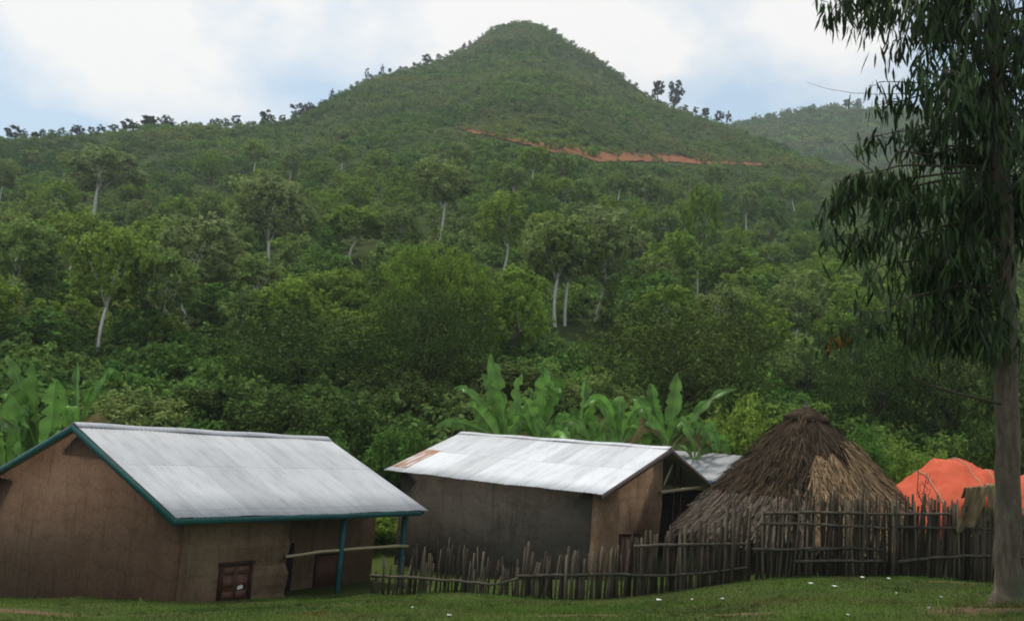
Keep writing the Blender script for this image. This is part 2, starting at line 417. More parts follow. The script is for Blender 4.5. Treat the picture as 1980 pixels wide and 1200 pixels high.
def hill_mat():
    m, t, b, ln = mat('hill_ground')
    n = noise(t, .05, 6, .65, 'World'); n2 = noise(t, .8, 6, .7, 'World')
    c = ramp(t, n, [(.3, (.035, .060, .016)), (.55, (.055, .075, .022)), (.75, (.085, .085, .035))])
    ln(mixc(t, 1.0, c, ramp(t, n2, [(.3, (.6, .6, .6)), (.7, (1.3, 1.3, 1.3))]), 'MULTIPLY'), b.inputs['Base Color'])
    b.inputs['Roughness'].default_value = 1; b.inputs['Specular IOR Level'].default_value = .03; bump(t, b, n2, 1, .6)
    return m
M['ground'] = ground_mat(); M['hill'] = hill_mat()

BARE = [(at(1440, 1180, 17)[:2], 1.3, .35), (at(1860, 1131, 23.5)[:2], 1.7, .3), (at(1900, 1185, 16)[:2], 1.3, .9), (at(20, 1180, 21.3)[:2], 2.6, .4), (at(700, 1170, 23)[:2], 2.4, .22), (at(1150, 1186, 18)[:2], 1.8, .25), (at(180, 1183, 21)[:2], 2.0, .18), (at(445, 1160, 26)[:2], .9, .35)]
def bare(X, Y):
    v = np.zeros(np.shape(X))
    for c, rx, ry in BARE: v = np.maximum(v, np.exp(-((X - c[0]) / rx) ** 2 - ((Y - c[1]) / ry) ** 2))
    return v * .80
def grid_obj(name, r0, r1, m):
    X, Y, Z = GX[r0:r1], GY[r0:r1], GZ[r0:r1]; h, w = X.shape
    mb = MB(); i = np.arange(h - 1)[:, None] * w; j = np.arange(w - 1)[None]
    mb.add(np.stack([X, Y, Z], -1), np.stack([i + j, i + j + 1, i + w + j + 1, i + w + j], -1).reshape(-1, 4), bare(X, Y).ravel())
    return tag(mb.build(name, m, smooth=True), kind='structure')
grid_obj('ground', 0, CUT + 1, M['ground'])
grid_obj('hills', CUT, len(rows), M['hill'])

# second, farther hill on the right
FS = [(900, 420), (1250, 330), (1380, 262), (1430, 240), (1500, 226), (1570, 214), (1640, 209), (1700, 211), (1800, 216), (1980, 222), (2400, 260), (2900, 330)]
FR = np.array([[ray(a, b)[0], ray(a, b)[2]] for a, b in FS])
def far_z(u, Y):
    t = np.interp(u, FR[:, 0], FR[:, 1]); D = 720.
    s = np.clip((Y - 380) / (D - 380), 0, 1); o = np.clip(Y - D, 0, None)
    X = u * Y
    return 45 + (t * D - 45) * s ** 1.05 - o * .45 + (2.5 * np.sin(X * .03) * np.sin(Y * .025) + 1.5 * np.sin(X * .07 + Y * .05)) * np.clip((1 - s) * 4 + .1, 0, 1)
fu = np.linspace(-.05, 1.0, 130); fy = np.linspace(380, 860, 70)
FX = fu[None] * fy[:, None]; FY = np.broadcast_to(fy[:, None], FX.shape); FZ = far_z(np.broadcast_to(fu[None], FX.shape), FY)
mb = MB(); w = len(fu); i = np.arange(len(fy) - 1)[:, None] * w; j = np.arange(w - 1)[None]
mb.add(np.stack([FX, FY, FZ], -1), np.stack([i + j, i + j + 1, i + w + j + 1, i + w + j], -1).reshape(-1, 4))
tag(mb.build('far_hill', M['hill'], smooth=True), kind='structure')

# ------------------------------------------------------------------ dirt road cut across the hill
RT_ = [(880, 248, 253), (905, 253, 259), (960, 262, 270), (1040, 276, 291), (1100, 284, 303), (1160, 291, 312), (1230, 298, 317), (1300, 303, 318), (1370, 308, 321), (1410, 312, 322), (1490, 320, 326)]
rp_ = np.array(RT_, float); xs = np.linspace(880, 1490, 120)
ytop = np.interp(xs, rp_[:, 0], rp_[:, 1]) + rng.normal(0, .8, 120); ybot = np.interp(xs, rp_[:, 0], rp_[:, 2]) + rng.normal(0, 1.1, 120) + 1.2 * np.sin(xs * .09) + 7 * np.exp(-((xs - 1165) / 22) ** 2) - 2.5
top = np.array([hit(x, y, 120) for x, y in zip(xs, ytop)]); bot = np.array([hit(x, y, 120) for x, y in zip(xs, ybot)])
def ribbon(a, b, off, n=6):
    mbr = MB(); T = np.linspace(0, 1, n)[:, None, None]
    P = a[None] * (1 - T) + b[None] * T
    P[..., 2] = tz(P[..., 0], P[..., 1]) + off
    h, w_ = P.shape[:2]; i = np.arange(h - 1)[:, None] * w_; j = np.arange(w_ - 1)[None]
    mbr.add(P, np.stack([i + j, i + w_ + j, i + w_ + j + 1, i + j + 1], -1).reshape(-1, 4)); return mbr
tag(ribbon(top, bot, .35).build('dirt_road', M['road_soil']), kind='structure')
bank = top.copy(); bank[:, 1] += 1.8; bank[:, 0] *= bank[:, 1] / top[:, 1]
tag(ribbon(bank, top, .55, 3).build('road_bank', M['bank_soil']), kind='structure')
ROADC = (top + bot) / 2
spill = [(1090, 300, 322), (1130, 310, 345), (1160, 316, 352), (1190, 318, 338), (1260, 318, 332)]

# ------------------------------------------------------------------ plant shapes
def leaves(mbx, C, Nn, size, asp=.55, tone=None, mi=0, r=rng):
    """one small kite-shaped face per leaf at points C, facing roughly Nn"""
    n = len(C); Nn = norm(Nn); a = norm(np.cross(Nn, r.normal(size=(n, 3)))); b = np.cross(Nn, a)
    sz = (size * r.uniform(.6, 1.35, n))[:, None]
    v = np.stack([C - a * sz, C + b * sz * asp, C + a * sz, C - b * sz * asp], 1)
    k = r.uniform(0, 1, n) if tone is None else tone
    mbx.add(v.reshape(-1, 3), np.arange(4 * n).reshape(n, 4), np.repeat(k, 4), mi)

def blob_leaves(mbx, blobs, n, size, r, up=.35, spread=.8, asp=.55, fill=.5):
    """leaf clusters on and inside ellipsoids; blobs: (centre, radii)"""
    wts = np.array([np.prod(b[1]) ** (2 / 3) for b in blobs]); wts = wts / wts.sum()
    for (c, rad), wt in zip(blobs, wts):
        m = max(8, int(n * wt)); c = np.array(c); rad = np.array(rad)
        # twigs: leaves gather in small clusters
        k = max(4, m // 14); d = norm(r.normal(size=(k, 3))); rr = (fill + (1 - fill) * r.uniform(0, 1, (k, 1)) ** .6) * r.uniform(.75, 1.12, (k, 1))
        q = np.repeat(np.arange(k), 14)[:m] if k * 14 >= m else r.integers(0, k, m)
        ctr = d * rr
        P = ctr[q] + r.normal(0, .13, (len(q), 3))
        N = norm(P) * spread + np.array([0, 0, up]) + r.normal(0, .55, (len(q), 3))
        base = r.uniform(.15, .85, k)[q] + r.normal(0, .12, len(q))
        leaves(mbx, c + P * rad, N, size, asp, np.clip(base, 0, 1), r=r)

def branchy(mbx, p, q, r0, r1, r, wob=.12, n=5, seg=6):
    p = np.array(p, float); q = np.array(q, float); T = np.linspace(0, 1, n)[:, None]
    ln_ = np.linalg.norm(q - p); P = p * (1 - T) + q * T + r.normal(0, wob * ln_ * .18, (n, 3)) * np.sin(T * math.pi)
    mbx.tube(P, r0 + (r1 - r0) * T[:, 0], seg); return P

def crown_blobs(r, n, H, W, z0, flat=.55):
    """n overlapping clumps making an uneven crown of width W between z0 and H"""
    out = []; R = W / 2; hh = (H - z0) / 2
    for i in range(n):
        z = 1 - 2 * (i + .5) / n; a = i * 2.4 + r.uniform(-.5, .5); d = math.sqrt(max(0, 1 - z * z)) * r.uniform(.55, .8); s = R * r.uniform(.30, .46)
        zz = z0 + hh + z * hh * .72
        out.append(((R * d * math.cos(a), R * d * math.sin(a), zz), (s, s, max(s * flat, hh * .26) * r.uniform(.85, 1.2))))
    return out

def tree_proto(name, kind, seed, H=10., W=7., bare_=.45, trunk=.16, nblob=11, nleaf=2600, leaf=.22, m='leaf_mid', bark_='bark_pale', forks=2, lean=.05, fill=.45, flat=.6, asp=.55):
    r = np.random.default_rng(seed); root = empty(name, (0, 0, 0))
    blobs = crown_blobs(r, nblob, H, W, H * bare_, flat)
    t = MB(); top = np.array([r.normal(0, lean) * H, r.normal(0, lean) * H, H * (bare_ + .22)])
    T = np.linspace(0, 1, 12)[:, None]; bend = r.normal(0, .035 * H, 3) * np.array([1, 1, 0])
    P = np.array([0, 0, -.6]) * (1 - T) + top * T + bend * np.sin(T * math.pi) + bend[::-1][[1, 2, 0]] * np.array([1, 1, 0]) * np.sin(T * 2 * math.pi) * .3
    t.tube(P, trunk * (1 - .45 * T[:, 0]), 8)
    for k, b in enumerate(blobs):
        c = np.array(b[0]); st = P[max(6, len(P) - 1 - 2 * (k % (forks + 1)))]
        branchy(t, st, c * np.array([.7, .7, 1]), trunk * .30, trunk * .08, r, .3, 5, 5)
    c_ = MB(); blob_leaves(c_, blobs, nleaf, leaf, r, fill=fill, asp=asp)
    t.build('trunk', M[bark_], root, True); c_.build('crown', M[m], root)
    root['_h'] = H; root['_w'] = W
    return root

def bush_proto(name, seed, H=4., W=6., nblob=9, nleaf=4500, leaf=.17, m='leaf_dark', bark_='bark_dark', asp=.45, fill=.5):
    r = np.random.default_rng(seed); root = empty(name, (0, 0, 0)); blobs = []
    for i in range(nblob):
        a = i * 2.4 + r.uniform(-.6, .6); d = W / 2 * math.sqrt((i + .3) / nblob) * .75; s = W / 2 * r.uniform(.28, .45)
        zc = H * (.30 + .42 * (1 - (2 * d / W) ** 1.5)) * r.uniform(.8, 1.15)
        blobs.append(((d * math.cos(a), d * math.sin(a), zc), (s, s, min(zc, s * r.uniform(.7, 1.1)) + .2)))
    t = MB()
    for k, b in enumerate(blobs): branchy(t, (r.normal(0, .12), r.normal(0, .12), -.4), np.array(b[0]), .09, .025, r, .7, 5, 5)
    c_ = MB(); blob_leaves(c_, blobs, nleaf, leaf, r, fill=fill, asp=asp)
    t.build('stem', M[bark_], root, True); c_.build('crown', M[m], root)
    root['_h'] = H; root['_w'] = W
    return root

PROTO = {}
for i in range(4):
    PROTO['pale%d' % i] = tree_proto('pale_trunk_tree', 'tree', 100 + i, H=10, W=7.2, bare_=(.42, .46, .38, .44)[i], nblob=15 + i, nleaf=5200, leaf=.19, lean=(.03, .06, .02, .04)[i], fill=.3, flat=.8, m='leaf_mid')
for i in range(4):
    PROTO['round%d' % i] = tree_proto('round_tree', 'tree', 200 + i, H=8, W=7, bare_=.18, nblob=14, nleaf=3800, leaf=.19, m='leaf_mid', bark_='bark_dark', fill=.5, flat=.8)
for i in range(3):
    PROTO['ridge%d' % i] = tree_proto('ridge_tree', 'tree', 300 + i, H=7, W=(4.5, 3.4, 5.6)[i], bare_=(.10, .22, .06)[i], nblob=11, nleaf=2000, leaf=.24, m='leaf_ridge', bark_='bark_dark', fill=.4, flat=1.0)
for i in range(2):
    PROTO['slim%d' % i] = tree_proto('slender_tree', 'tree', 330 + i, H=8, W=2.6, bare_=.15, nblob=8, nleaf=900, leaf=.25, m='leaf_ridge', bark_='bark_dark', fill=.4, flat=1.5)
PROTO['big'] = tree_proto('spreading_tree', 'tree', 401, H=9, W=10, bare_=.22, trunk=.3, nblob=22, nleaf=11000, leaf=.15, m='leaf_yellow', bark_='bark_dark', fill=.45, flat=.62)
PROTO['dense'] = tree_proto('broad_tree', 'tree', 402, H=7, W=12, bare_=.22, trunk=.28, nblob=24, nleaf=12000, leaf=.14, m='leaf_dark', bark_='bark_dark', fill=.45, flat=.62, asp=.4)
for i in range(3):
    PROTO['bush%d' % i] = bush_proto('bush', 500 + i, nleaf=6000, leaf=.13)
for k, o in PROTO.items(): o.hide_render = False
USED = set()

def plant(key, P, h, w, m, label, cat, group=None, rz=None, name=None):
    """stand one copy of a kind at P, h high and w wide, with its own leaf colour"""
    src = PROTO[key]
    if key in USED: o = copy_tree(src)
    else: o = src; USED.add(key)
    o.location = P; s = w / src['_w']; o.scale = (s, s, h / src['_h'])
    o.rotation_euler = (0, 0, random.uniform(0, 6.28) if rz is None else rz)
    for ch in o.children:
        if ch.name.startswith('crown') and m:
            ch.material_slots[0].link = 'OBJECT'; ch.material_slots[0].material = M[m]
    for k in ('group', ): 
        if k in o.keys(): del o[k]
    tag(o, label, cat, group)
    if name: o.name = name
    return o

# ---- the trees on the slope one can tell apart: base pixel, top row, crown width in pixels
TR = [
 ('pale0', 190, 700, 425, 140, 'leaf_mid', 'pale trunked tree standing above the banana plants behind the left house'),
 ('pale1', 20, 642, 430, 130, 'leaf_olive', 'thin pale trunked tree at the left edge of the picture'),
 ('pale2', 295, 576, 420, 125, 'leaf_mid', 'pale tree with a forked trunk, left of the leaning trunk'),
 ('pale3', 335, 562, 420, 120, 'leaf_olive', 'short leaning pale trunk just right of the forked tree'),
 ('pale0', 505, 548, 335, 150, 'leaf_brown', 'tall tree with straight bare white trunk and brownish crown, centre left of slope'),
 ('pale1', 185, 432, 290, 150, 'leaf_brown', 'tree with two pale stems highest on the left slope'),
 ('pale2', 370, 632, 415, 170, 'leaf_brown', 'brown tinged crown on a slanting thin trunk below the white trunked tree'),
 ('pale3', 1076, 632, 415, 140, 'leaf_olive', 'left of two close slim white trunks in the middle of the slope'),
 ('pale1', 1093, 630, 425, 120, 'leaf_mid', 'right of two close slim white trunks in the middle of the slope'),
 ('pale2', 1150, 622, 400, 150, 'leaf_brown', 'greyish brown crown on a white trunk bent to the right, mid slope'),
 ('round1', 1290, 612, 440, 130, 'leaf_mid', 'full green tree right of the greyish brown crown'),
 ('pale3', 1350, 580, 350, 70, 'leaf_mid', 'tall thin bare stemmed tree on the right part of the slope'),
 ('pale0', 685, 512, 395, 120, 'leaf_mid', 'thin grey stemmed tree behind the bright double crown'),
 ('pale1', 848, 470, 310, 110, 'leaf_olive', 'tall feathery tree on the slope below the start of the dirt road'),
 ('pale2', 965, 540, 370, 90, 'leaf_mid', 'slender tree on mid slope above the central banana plants'),
 ('round0', 560, 655, 535, 130, 'leaf_yellow', 'left half of a bright yellow green clump above the left roof ridge end'),
 ('round2', 665, 665, 545, 120, 'leaf_yellow', 'right half of a bright yellow green clump beside the big double crown'),
 ('round3', 440, 660, 535, 160, 'leaf_blue', 'fresh green low tree between the slanting trunk and yellow green clump'),
 ('big', 790, 740, 468, 165, 'leaf_yellow', 'big bright topped tree with dark lower boughs above the gap between houses'),
 ('big', 872, 735, 482, 130, 'leaf_yellow', 'right hand partner of the big bright topped tree, slightly lower'),
 ('dense', 830, 760, 560, 230, 'leaf_dark', 'dark heavy tree added as the shade under the two bright crowns'),  # dark leaf colour stands for shade beneath the bright crowns
 ('dense', 560, 800, 608, 330, 'leaf_dark', 'wide dark olive tree behind the ridge end of the left roof'),
 ('dense', 1330, 810, 588, 330, 'leaf_dark', 'wide dark tree with visible dark trunk behind the banana plants'),
 ('round1', 1500, 660, 520, 130, 'leaf_blue', 'fresh green leafy tree left of the eucalyptus foliage'),
 ('round3', 1405, 580, 470, 140, 'leaf_mid', 'soft green rounded tree above the wide dark tree'),
 ('round0', 1600, 640, 520, 170, 'leaf_mid', 'green tree partly hidden behind the hanging eucalyptus leaves'),
 ('round2', 310, 700, 600, 80, 'leaf_yellow', 'small bright layered tree above the olive bush'),
 ('round1', 320, 760, 655, 100, 'leaf_blue', 'small vivid green tree behind the ridge of the left house'),
 ('round0', 1560, 780, 640, 130, 'leaf_olive', 'flat topped pale green tree above the thatched hut'),
 ('dense', 1830, 890, 600, 270, 'leaf_dark', 'tall dark tree mass behind the orange tarp shelter'),
 ('dense', 1690, 850, 650, 200, 'leaf_dark', 'dark blue green tree between the hut and the orange shelter'),
 ('round3', 1940, 880, 690, 150, 'leaf_dark', 'dark leafy tree behind the eucalyptus trunk'),
]
YB = {'dense': 62, 'big': 68}
for k, px, py, ty, wpx, m, lab in TR:
    P = hit(px, py)
    if k in YB and P[1] < YB[k] - 12 or k in YB: 
        Y = {'dense': 60, 'big': 70}[k]
        P = at(px, py, Y); P[2] = float(tz(P[0], P[1]))
    sc_ = P[1] / F
    topz = at(px, ty, P[1])[2]
    plant(k, P - np.array([0, 0, .1]), max(2.5, topz - P[2]), wpx * sc_ * 1.22, m, lab, 'tree')

# ---- bushes close behind the houses
BU = [
 ('bush0', 262, 745, 50, 260, 'leaf_olive', 'rusty olive bush directly above the ridge of the left house'),
 ('bush1', 440, 735, 54, 220, 'leaf_dark', 'dark bush above the middle of the left roof'),
 ('bush2', 560, 748, 50, 250, 'leaf_dark', 'dark green bush above the right end of the left ridge'),
 ('bush0', 700, 760, 47, 230, 'leaf_dark', 'leafy dark bush in the gap between the two metal roofs'),
 ('bush1', 770, 800, 44, 190, 'leaf_blue', 'blue green bush low in the gap beside the rusty roof corner'),
 ('bush2', 660, 840, 42, 170, 'leaf_blue', 'bush touching the far slope edge of the left roof'),
 ('bush0', 830, 730, 56, 220, 'leaf_dark', 'dark bush left of the central banana plants'),
 ('bush1', 1000, 690, 60, 260, 'leaf_dark', 'dark shrub filling the space behind the tallest banana leaves'),
 ('bush2', 1160, 715, 57, 220, 'leaf_olive', 'olive shrub between the banana plants and the wide dark tree'),
 ('bush0', 1450, 765, 46, 210, 'leaf_mid', 'light olive bush left of the thatched cone'),
 ('bush1', 1560, 790, 50, 220, 'leaf_dark', 'dark bush right behind the tip of the thatched hut'),
 ('bush2', 1665, 815, 42, 150, 'leaf_blue', 'pale blue green bush on the right shoulder of the thatched hut'),
 ('bush0', 1735, 850, 44, 150, 'leaf_mid', 'green bush between the thatched hut and orange tarp'),
 ('bush1', 1840, 850, 45, 150, 'leaf_mid', 'green bush right behind the orange tarp'),
 ('bush2', 1900, 800, 40, 160, 'leaf_dark', 'dark broad leaved bush left of the eucalyptus trunk'),
 ('bush1', 90, 800, 48, 220, 'leaf_dark', 'dark bush behind the left banana plants'),
 ('bush0', 730, 1000, 40, 190, 'leaf_mid', 'green shrub seen through the open porch of the left house'),
 ('bush2', 1960, 700, 52, 220, 'leaf_dark', 'dark shrub behind the eucalyptus trunk at the right edge'),
]
for k, px, ty, Y, wpx, m, lab in BU:
    P = at(px, ty, Y); zt = P[2]; P[2] = float(tz(P[0], P[1]))
    plant(k, P - np.array([0, 0, .1]), max(1.6, zt - P[2]), wpx * Y / F, m, lab, 'bush')

# ---- skyline trees
SKT = [
 ('ridge0', 28, 280, 240, 42, 'round dark tree alone on the far left of the ridge'),
 ('ridge2', 0, 285, 262, 24, 'small tree at the left edge of the ridge'),
 ('ridge1', 66, 278, 252, 18, 'small tree right of the lone round ridge tree'),
 ('ridge2', 150, 268, 240, 30, 'low spreading tree on the left ridge'),
 ('ridge0', 250, 256, 228, 36, 'first of three dark trees bunched on the left ridge'),
 ('ridge1', 284, 256, 220, 34, 'second and middle of three dark trees bunched on the left ridge'),
 ('ridge2', 318, 258, 222, 36, 'last of three dark trees bunched on the left ridge'),
 ('slim0', 455, 246, 217, 20, 'pointed tree on the ridge between the bunch and the spiky tree'),
 ('slim1', 512, 243, 209, 28, 'spiky topped tree on the ridge left of the cone'),
 ('slim0', 545, 240, 218, 14, 'thin shoot of a tree beside the dark clump at the foot of the cone'),
 ('ridge2', 578, 250, 200, 46, 'dark bulky tree where the ridge meets the cone'),
 ('slim1', 641, 192, 168, 9, 'small upright tree low on the left edge of the cone'),
 ('slim0', 708, 156, 127, 9, 'upright pole like tree on the left edge of the cone'),
 ('slim1', 738, 148, 122, 9, 'second upright tree above the pole like tree on the cone edge'),
 ('ridge0', 825, 124, 103, 22, 'rounded dark tree on the left shoulder of the peak'),
 ('slim0', 897, 98, 80, 6, 'tiny upright tree close below the peak on the left'),
 ('ridge1', 1272, 198, 152, 28, 'left of two open crowned trees on the right edge of the cone'),
 ('ridge0', 1305, 212, 150, 34, 'right and taller of two open crowned trees on the right edge of the cone'),
 ('slim0', 1345, 222, 203, 14, 'small pointed tree right of the two open crowned trees'),
 ('ridge1', 1364, 228, 206, 18, 'round small tree near the foot of the right cone edge'),
 ('ridge0', 1391, 236, 211, 20, 'small dark tree left of the saddle'),
 ('slim1', 1408, 240, 212, 14, 'small upright tree right at the saddle'),
]
def ridge_pt(px, py, far=False):
    u = ray(px, py)[0]; D = 720. if far else float(np.interp(u, HR[:, 0], HR[:, 2]))
    u = ray(px, py)[0]
    return np.array([u * D, D, float(far_z(u, D)) if far else float(tz(u * D, D))])
for k, px, py, ty, wpx, lab in SKT:
    P = ridge_pt(px, py); zt = at(px, ty, P[1])[2]
    plant(k, P - np.array([0, 0, .4]), max(2., zt - P[2]), wpx * P[1] / F * 1.05, 'leaf_ridge', lab, 'tree')
for k, px, ty, wpx, lab in [('ridge0', 1525, 207, 12, 'leftmost small tree on the crest of the far blue hill'), ('ridge2', 1570, 200, 16, 'low tree on the crest of the far blue hill left of the pair'),
                            ('ridge1', 1636, 190, 13, 'left tree of the pair on the crest of the far blue hill'), ('ridge0', 1660, 188, 13, 'right tree of the pair on the crest of the far blue hill')]:
    P = ridge_pt(px, 210, True); zt = at(px, ty, P[1])[2]
    plant(k, P - np.array([0, 0, .5]), max(3., zt - P[2]), wpx * P[1] / F * 1.2, 'leaf_ridge', lab, 'tree')

# ---- the fringe of small trees along the skyline
for x in list(np.linspace(44, 566, 30)) + list(np.linspace(600, 930, 18)) + list(np.linspace(1070, 1330, 9)):
    x = x + random.uniform(-7, 7); y = float(np.interp(x, [q[0] for q in HS], [q[1] for q in HS])); P = ridge_pt(x, y); k = random.choice(('ridge0', 'ridge1', 'ridge2', 'slim0', 'slim1'))
    hp_ = random.uniform(8, 19) if x < 600 else random.uniform(6, 13); side = 'left ridge' if x < 600 else ('left edge of the cone' if x < 1000 else 'right edge of the cone')
    plant(k, P - np.array([0, 0, .3]), max(1.6, hp_ * P[1] / F), hp_ * random.uniform(.7, 1.4) * P[1] / F, 'leaf_ridge', f'small tree in the ragged fringe along the {side}', 'tree', f'small fringe trees along the {side}')

# ---- the many ordinary trees of the wooded slope
OCC = [(t[1], t[2], t[4]) for t in TR]
KN = [('round', 'leaf_mid', 'rounded mid green tree'), ('pale', 'leaf_olive', 'airy olive tree'), ('round', 'leaf_yellow', 'yellowish green tree'), ('pale', 'leaf_mid', 'airy green tree'), ('round', 'leaf_blue', 'cool green tree')]
cnt = 0; tries = 0; got = []
while cnt < 190 and tries < 6000:
    tries += 1
    px = random.uniform(-60, 1760); py = 330 + 400 * random.random() ** .8
    if px > 1560 and py < 420: continue
    if any(abs(px - a) < 44 and abs(py - b) < 28 for a, b in got): continue
    if any(abs(px - t[1]) < 62 and t[2] - 70 < py < t[2] + 115 for t in TR if t[0].startswith('pale')): continue   # keep the pale trunks in view
    P = hit(px, py)
    if not (58 < P[1] < 260): continue
    if 1000 < px < 1520 and py < 370: continue
    got.append((px, py)); cnt += 1
    kk, m, lab = KN[random.choice((0, 0, 1, 1, 2, 2, 3, 4))]
    zone = 'lower' if py > 560 else ('middle' if py > 430 else 'upper'); side = 'left' if px < 660 else ('centre' if px < 1250 else 'right')
    if kk == 'pale': kk = random.choice(('pale0', 'pale1', 'pale2', 'pale3')); h = random.uniform(6, 9); w = random.uniform(4.5, 6.5)
    else: kk = random.choice(('round0', 'round1', 'round2', 'round3')); h = random.uniform(3.6, 7.6); w = random.uniform(4.4, 8)
    plant(kk, P - np.array([0, 0, .2]), h, w, m, f'{lab} lost among the woods on the {zone} {side} of the hillside', 'tree', f'{lab}s on the {zone} {side} of the hillside')
for k in list(PROTO):
    if k not in USED:
        for ch in list(PROTO[k].children): bpy.data.objects.remove(ch)
        bpy.data.objects.remove(PROTO[k])

# ---- shrub cover: thousands of shrubs nobody could count, one object of geometry-node copies
SH = bpy.data.collections.new("shrub_shapes")
def shrub_shape(seed, n, leaf):
    r = np.random.default_rng(seed); mbs = MB(); bl = []
    for i in range(6):
        a = i * 2.4; d = .42 * math.sqrt(i / 6) * 1.1; s = r.uniform(.30, .48)
        bl.append(((d * math.cos(a), d * math.sin(a), .28 + r.uniform(0, .3)), (s, s, s * r.uniform(.7, 1.05))))
    blob_leaves(mbs, bl, n, leaf, r, fill=.5, asp=.6)
    o = mbs.build('shrub_shape', M['leaf_shrub']); COL.objects.unlink(o); SH.objects.link(o); return o
for q in range(5): shrub_shape(700 + q, 420, .075)
for q in range(2): shrub_shape(720 + q, 500, .060)

PALE = [(t[1], t[2]) for t in TR if t[0].startswith('pale')]
def scatter():
    pts = []; sc = []
    # area-uniform over the hill, denser cover near, out to just past the ridges
    N = 30000
    u = rng.uniform(-.66, .66, N); Y = np.sqrt(rng.uniform(50. ** 2, 500. ** 2, N)); D = np.interp(u, HR[:, 0], HR[:, 2])
    k = Y < D + 4; u, Y = u[k], Y[k]; X = u * Y; Z = tz(X, Y)
    s = (1.1 + 2.9 * rng.beta(1.3, 2.4, len(X))) * (.8 + .25 * np.sin(X * .08) * np.sin(Y * .06)) * np.interp(Y, [50, 90, 300, 480], [.9, 1.05, 1.0, .8])
    dr = np.min(np.hypot(X[:, None] - ROADC[None, ::3, 0], (Y[:, None] - ROADC[None, ::3, 1]) ), 1)
    # keep the road and the soil below it clear
    pr = project(np.c_[X, Y, Z + s * .5]); yb = np.interp(pr[:, 0], xs, ybot, left=-99, right=-99); yt = np.interp(pr[:, 0], xs, ytop, left=-99, right=-99)
    hp = s * F / Y
    onroad = (pr[:, 1] > yt - hp * .1) & (pr[:, 1] < yb + hp * .14) & (dr < 60) & (rng.uniform(0, 1, len(X)) < .965)
    for px_, py_ in PALE:
        q = hit(px_, py_); onroad |= (np.abs(X - q[0] * Y / q[1]) < 1.5) & (Y > q[1] - 9) & (Y < q[1] + 1.5)
    k = ~onroad; X, Y, Z, s = X[k], Y[k], Z[k], s[k]
    ue = rng.uniform(-.66, .66, 1500); Ye = rng.uniform(43, 78, 1500); Xe = ue * Ye; Ze = tz(Xe, Ye); se = rng.uniform(1.3, 3.0, 1500)
    return np.r_[X, Xe], np.r_[Y, Ye], np.r_[Z, Ze] - .1, np.r_[s, se]
X1, Y1, Z1, S1 = scatter()
# farther hill
u2 = rng.uniform(.18, .66, 5200); Y2 = np.sqrt(rng.uniform(400. ** 2, 724. ** 2, 5200)); Z2 = far_z(u2, Y2); S2 = rng.uniform(3, 6.5, 5200)
def cover(name, X, Y, Z, s_):
    me = bpy.data.meshes.new(name); n = len(X); me.vertices.add(n)
    me.vertices.foreach_set("co", np.c_[X, Y, Z].astype(np.float32).ravel())
    a = me.attributes.new("size", 'FLOAT_VECTOR', 'POINT'); a.data.foreach_set("vector", np.c_[s_, s_, s_ * rng.uniform(.7, 1.15, n)].astype(np.float32).ravel())
    a = me.attributes.new("turn", 'FLOAT_VECTOR', 'POINT'); a.data.foreach_set("vector", np.c_[rng.normal(0, .12, n), rng.normal(0, .12, n), rng.uniform(0, 6.28, n)].astype(np.float32).ravel())
    a = me.attributes.new("pick", 'INT', 'POINT'); a.data.foreach_set("value", rng.integers(0, 7, n).astype(np.int32))
    o = bpy.data.objects.new(name, me); COL.objects.link(o)
    g = bpy.data.node_groups.new(name, 'GeometryNodeTree')
    g.interface.new_socket("Geometry", in_out='INPUT', socket_type='NodeSocketGeometry'); g.interface.new_socket("Geometry", in_out='OUTPUT', socket_type='NodeSocketGeometry')
    gi = g.nodes.new("NodeGroupInput"); go = g.nodes.new("NodeGroupOutput"); ip = g.nodes.new("GeometryNodeInstanceOnPoints")
    ci = g.nodes.new("GeometryNodeCollectionInfo"); ci.inputs[0].default_value = SH; ci.inputs[1].default_value = True; ci.inputs[2].default_value = True
    def na(nm, ty):
        q = g.nodes.new("GeometryNodeInputNamedAttribute"); q.data_type = ty; q.inputs[0].default_value = nm; return q.outputs[0]
    ip.inputs['Pick Instance'].default_value = True
    g.links.new(gi.outputs[0], ip.inputs['Points']); g.links.new(ci.outputs[0], ip.inputs['Instance'])
    g.links.new(na('pick', 'INT'), ip.inputs['Instance Index'])
    e2r = g.nodes.new("FunctionNodeEulerToRotation"); g.links.new(na('turn', 'FLOAT_VECTOR'), e2r.inputs[0]); g.links.new(e2r.outputs[0], ip.inputs['Rotation'])
    g.links.new(na('size', 'FLOAT_VECTOR'), ip.inputs['Scale'])
    g.links.new(ip.outputs[0], go.inputs[0])
    md = o.modifiers.new("cover", 'NODES'); md.node_group = g
    return o
tag(cover('shrub_cover', X1, Y1, Z1, S1), 'dense green shrubs covering the whole hillside and cone', 'shrubs', kind='stuff')
tag(cover('far_shrub_cover', u2 * Y2, Y2, Z2, S2), 'hazy blue green scrub over the farther hill at right', 'shrubs', kind='stuff')

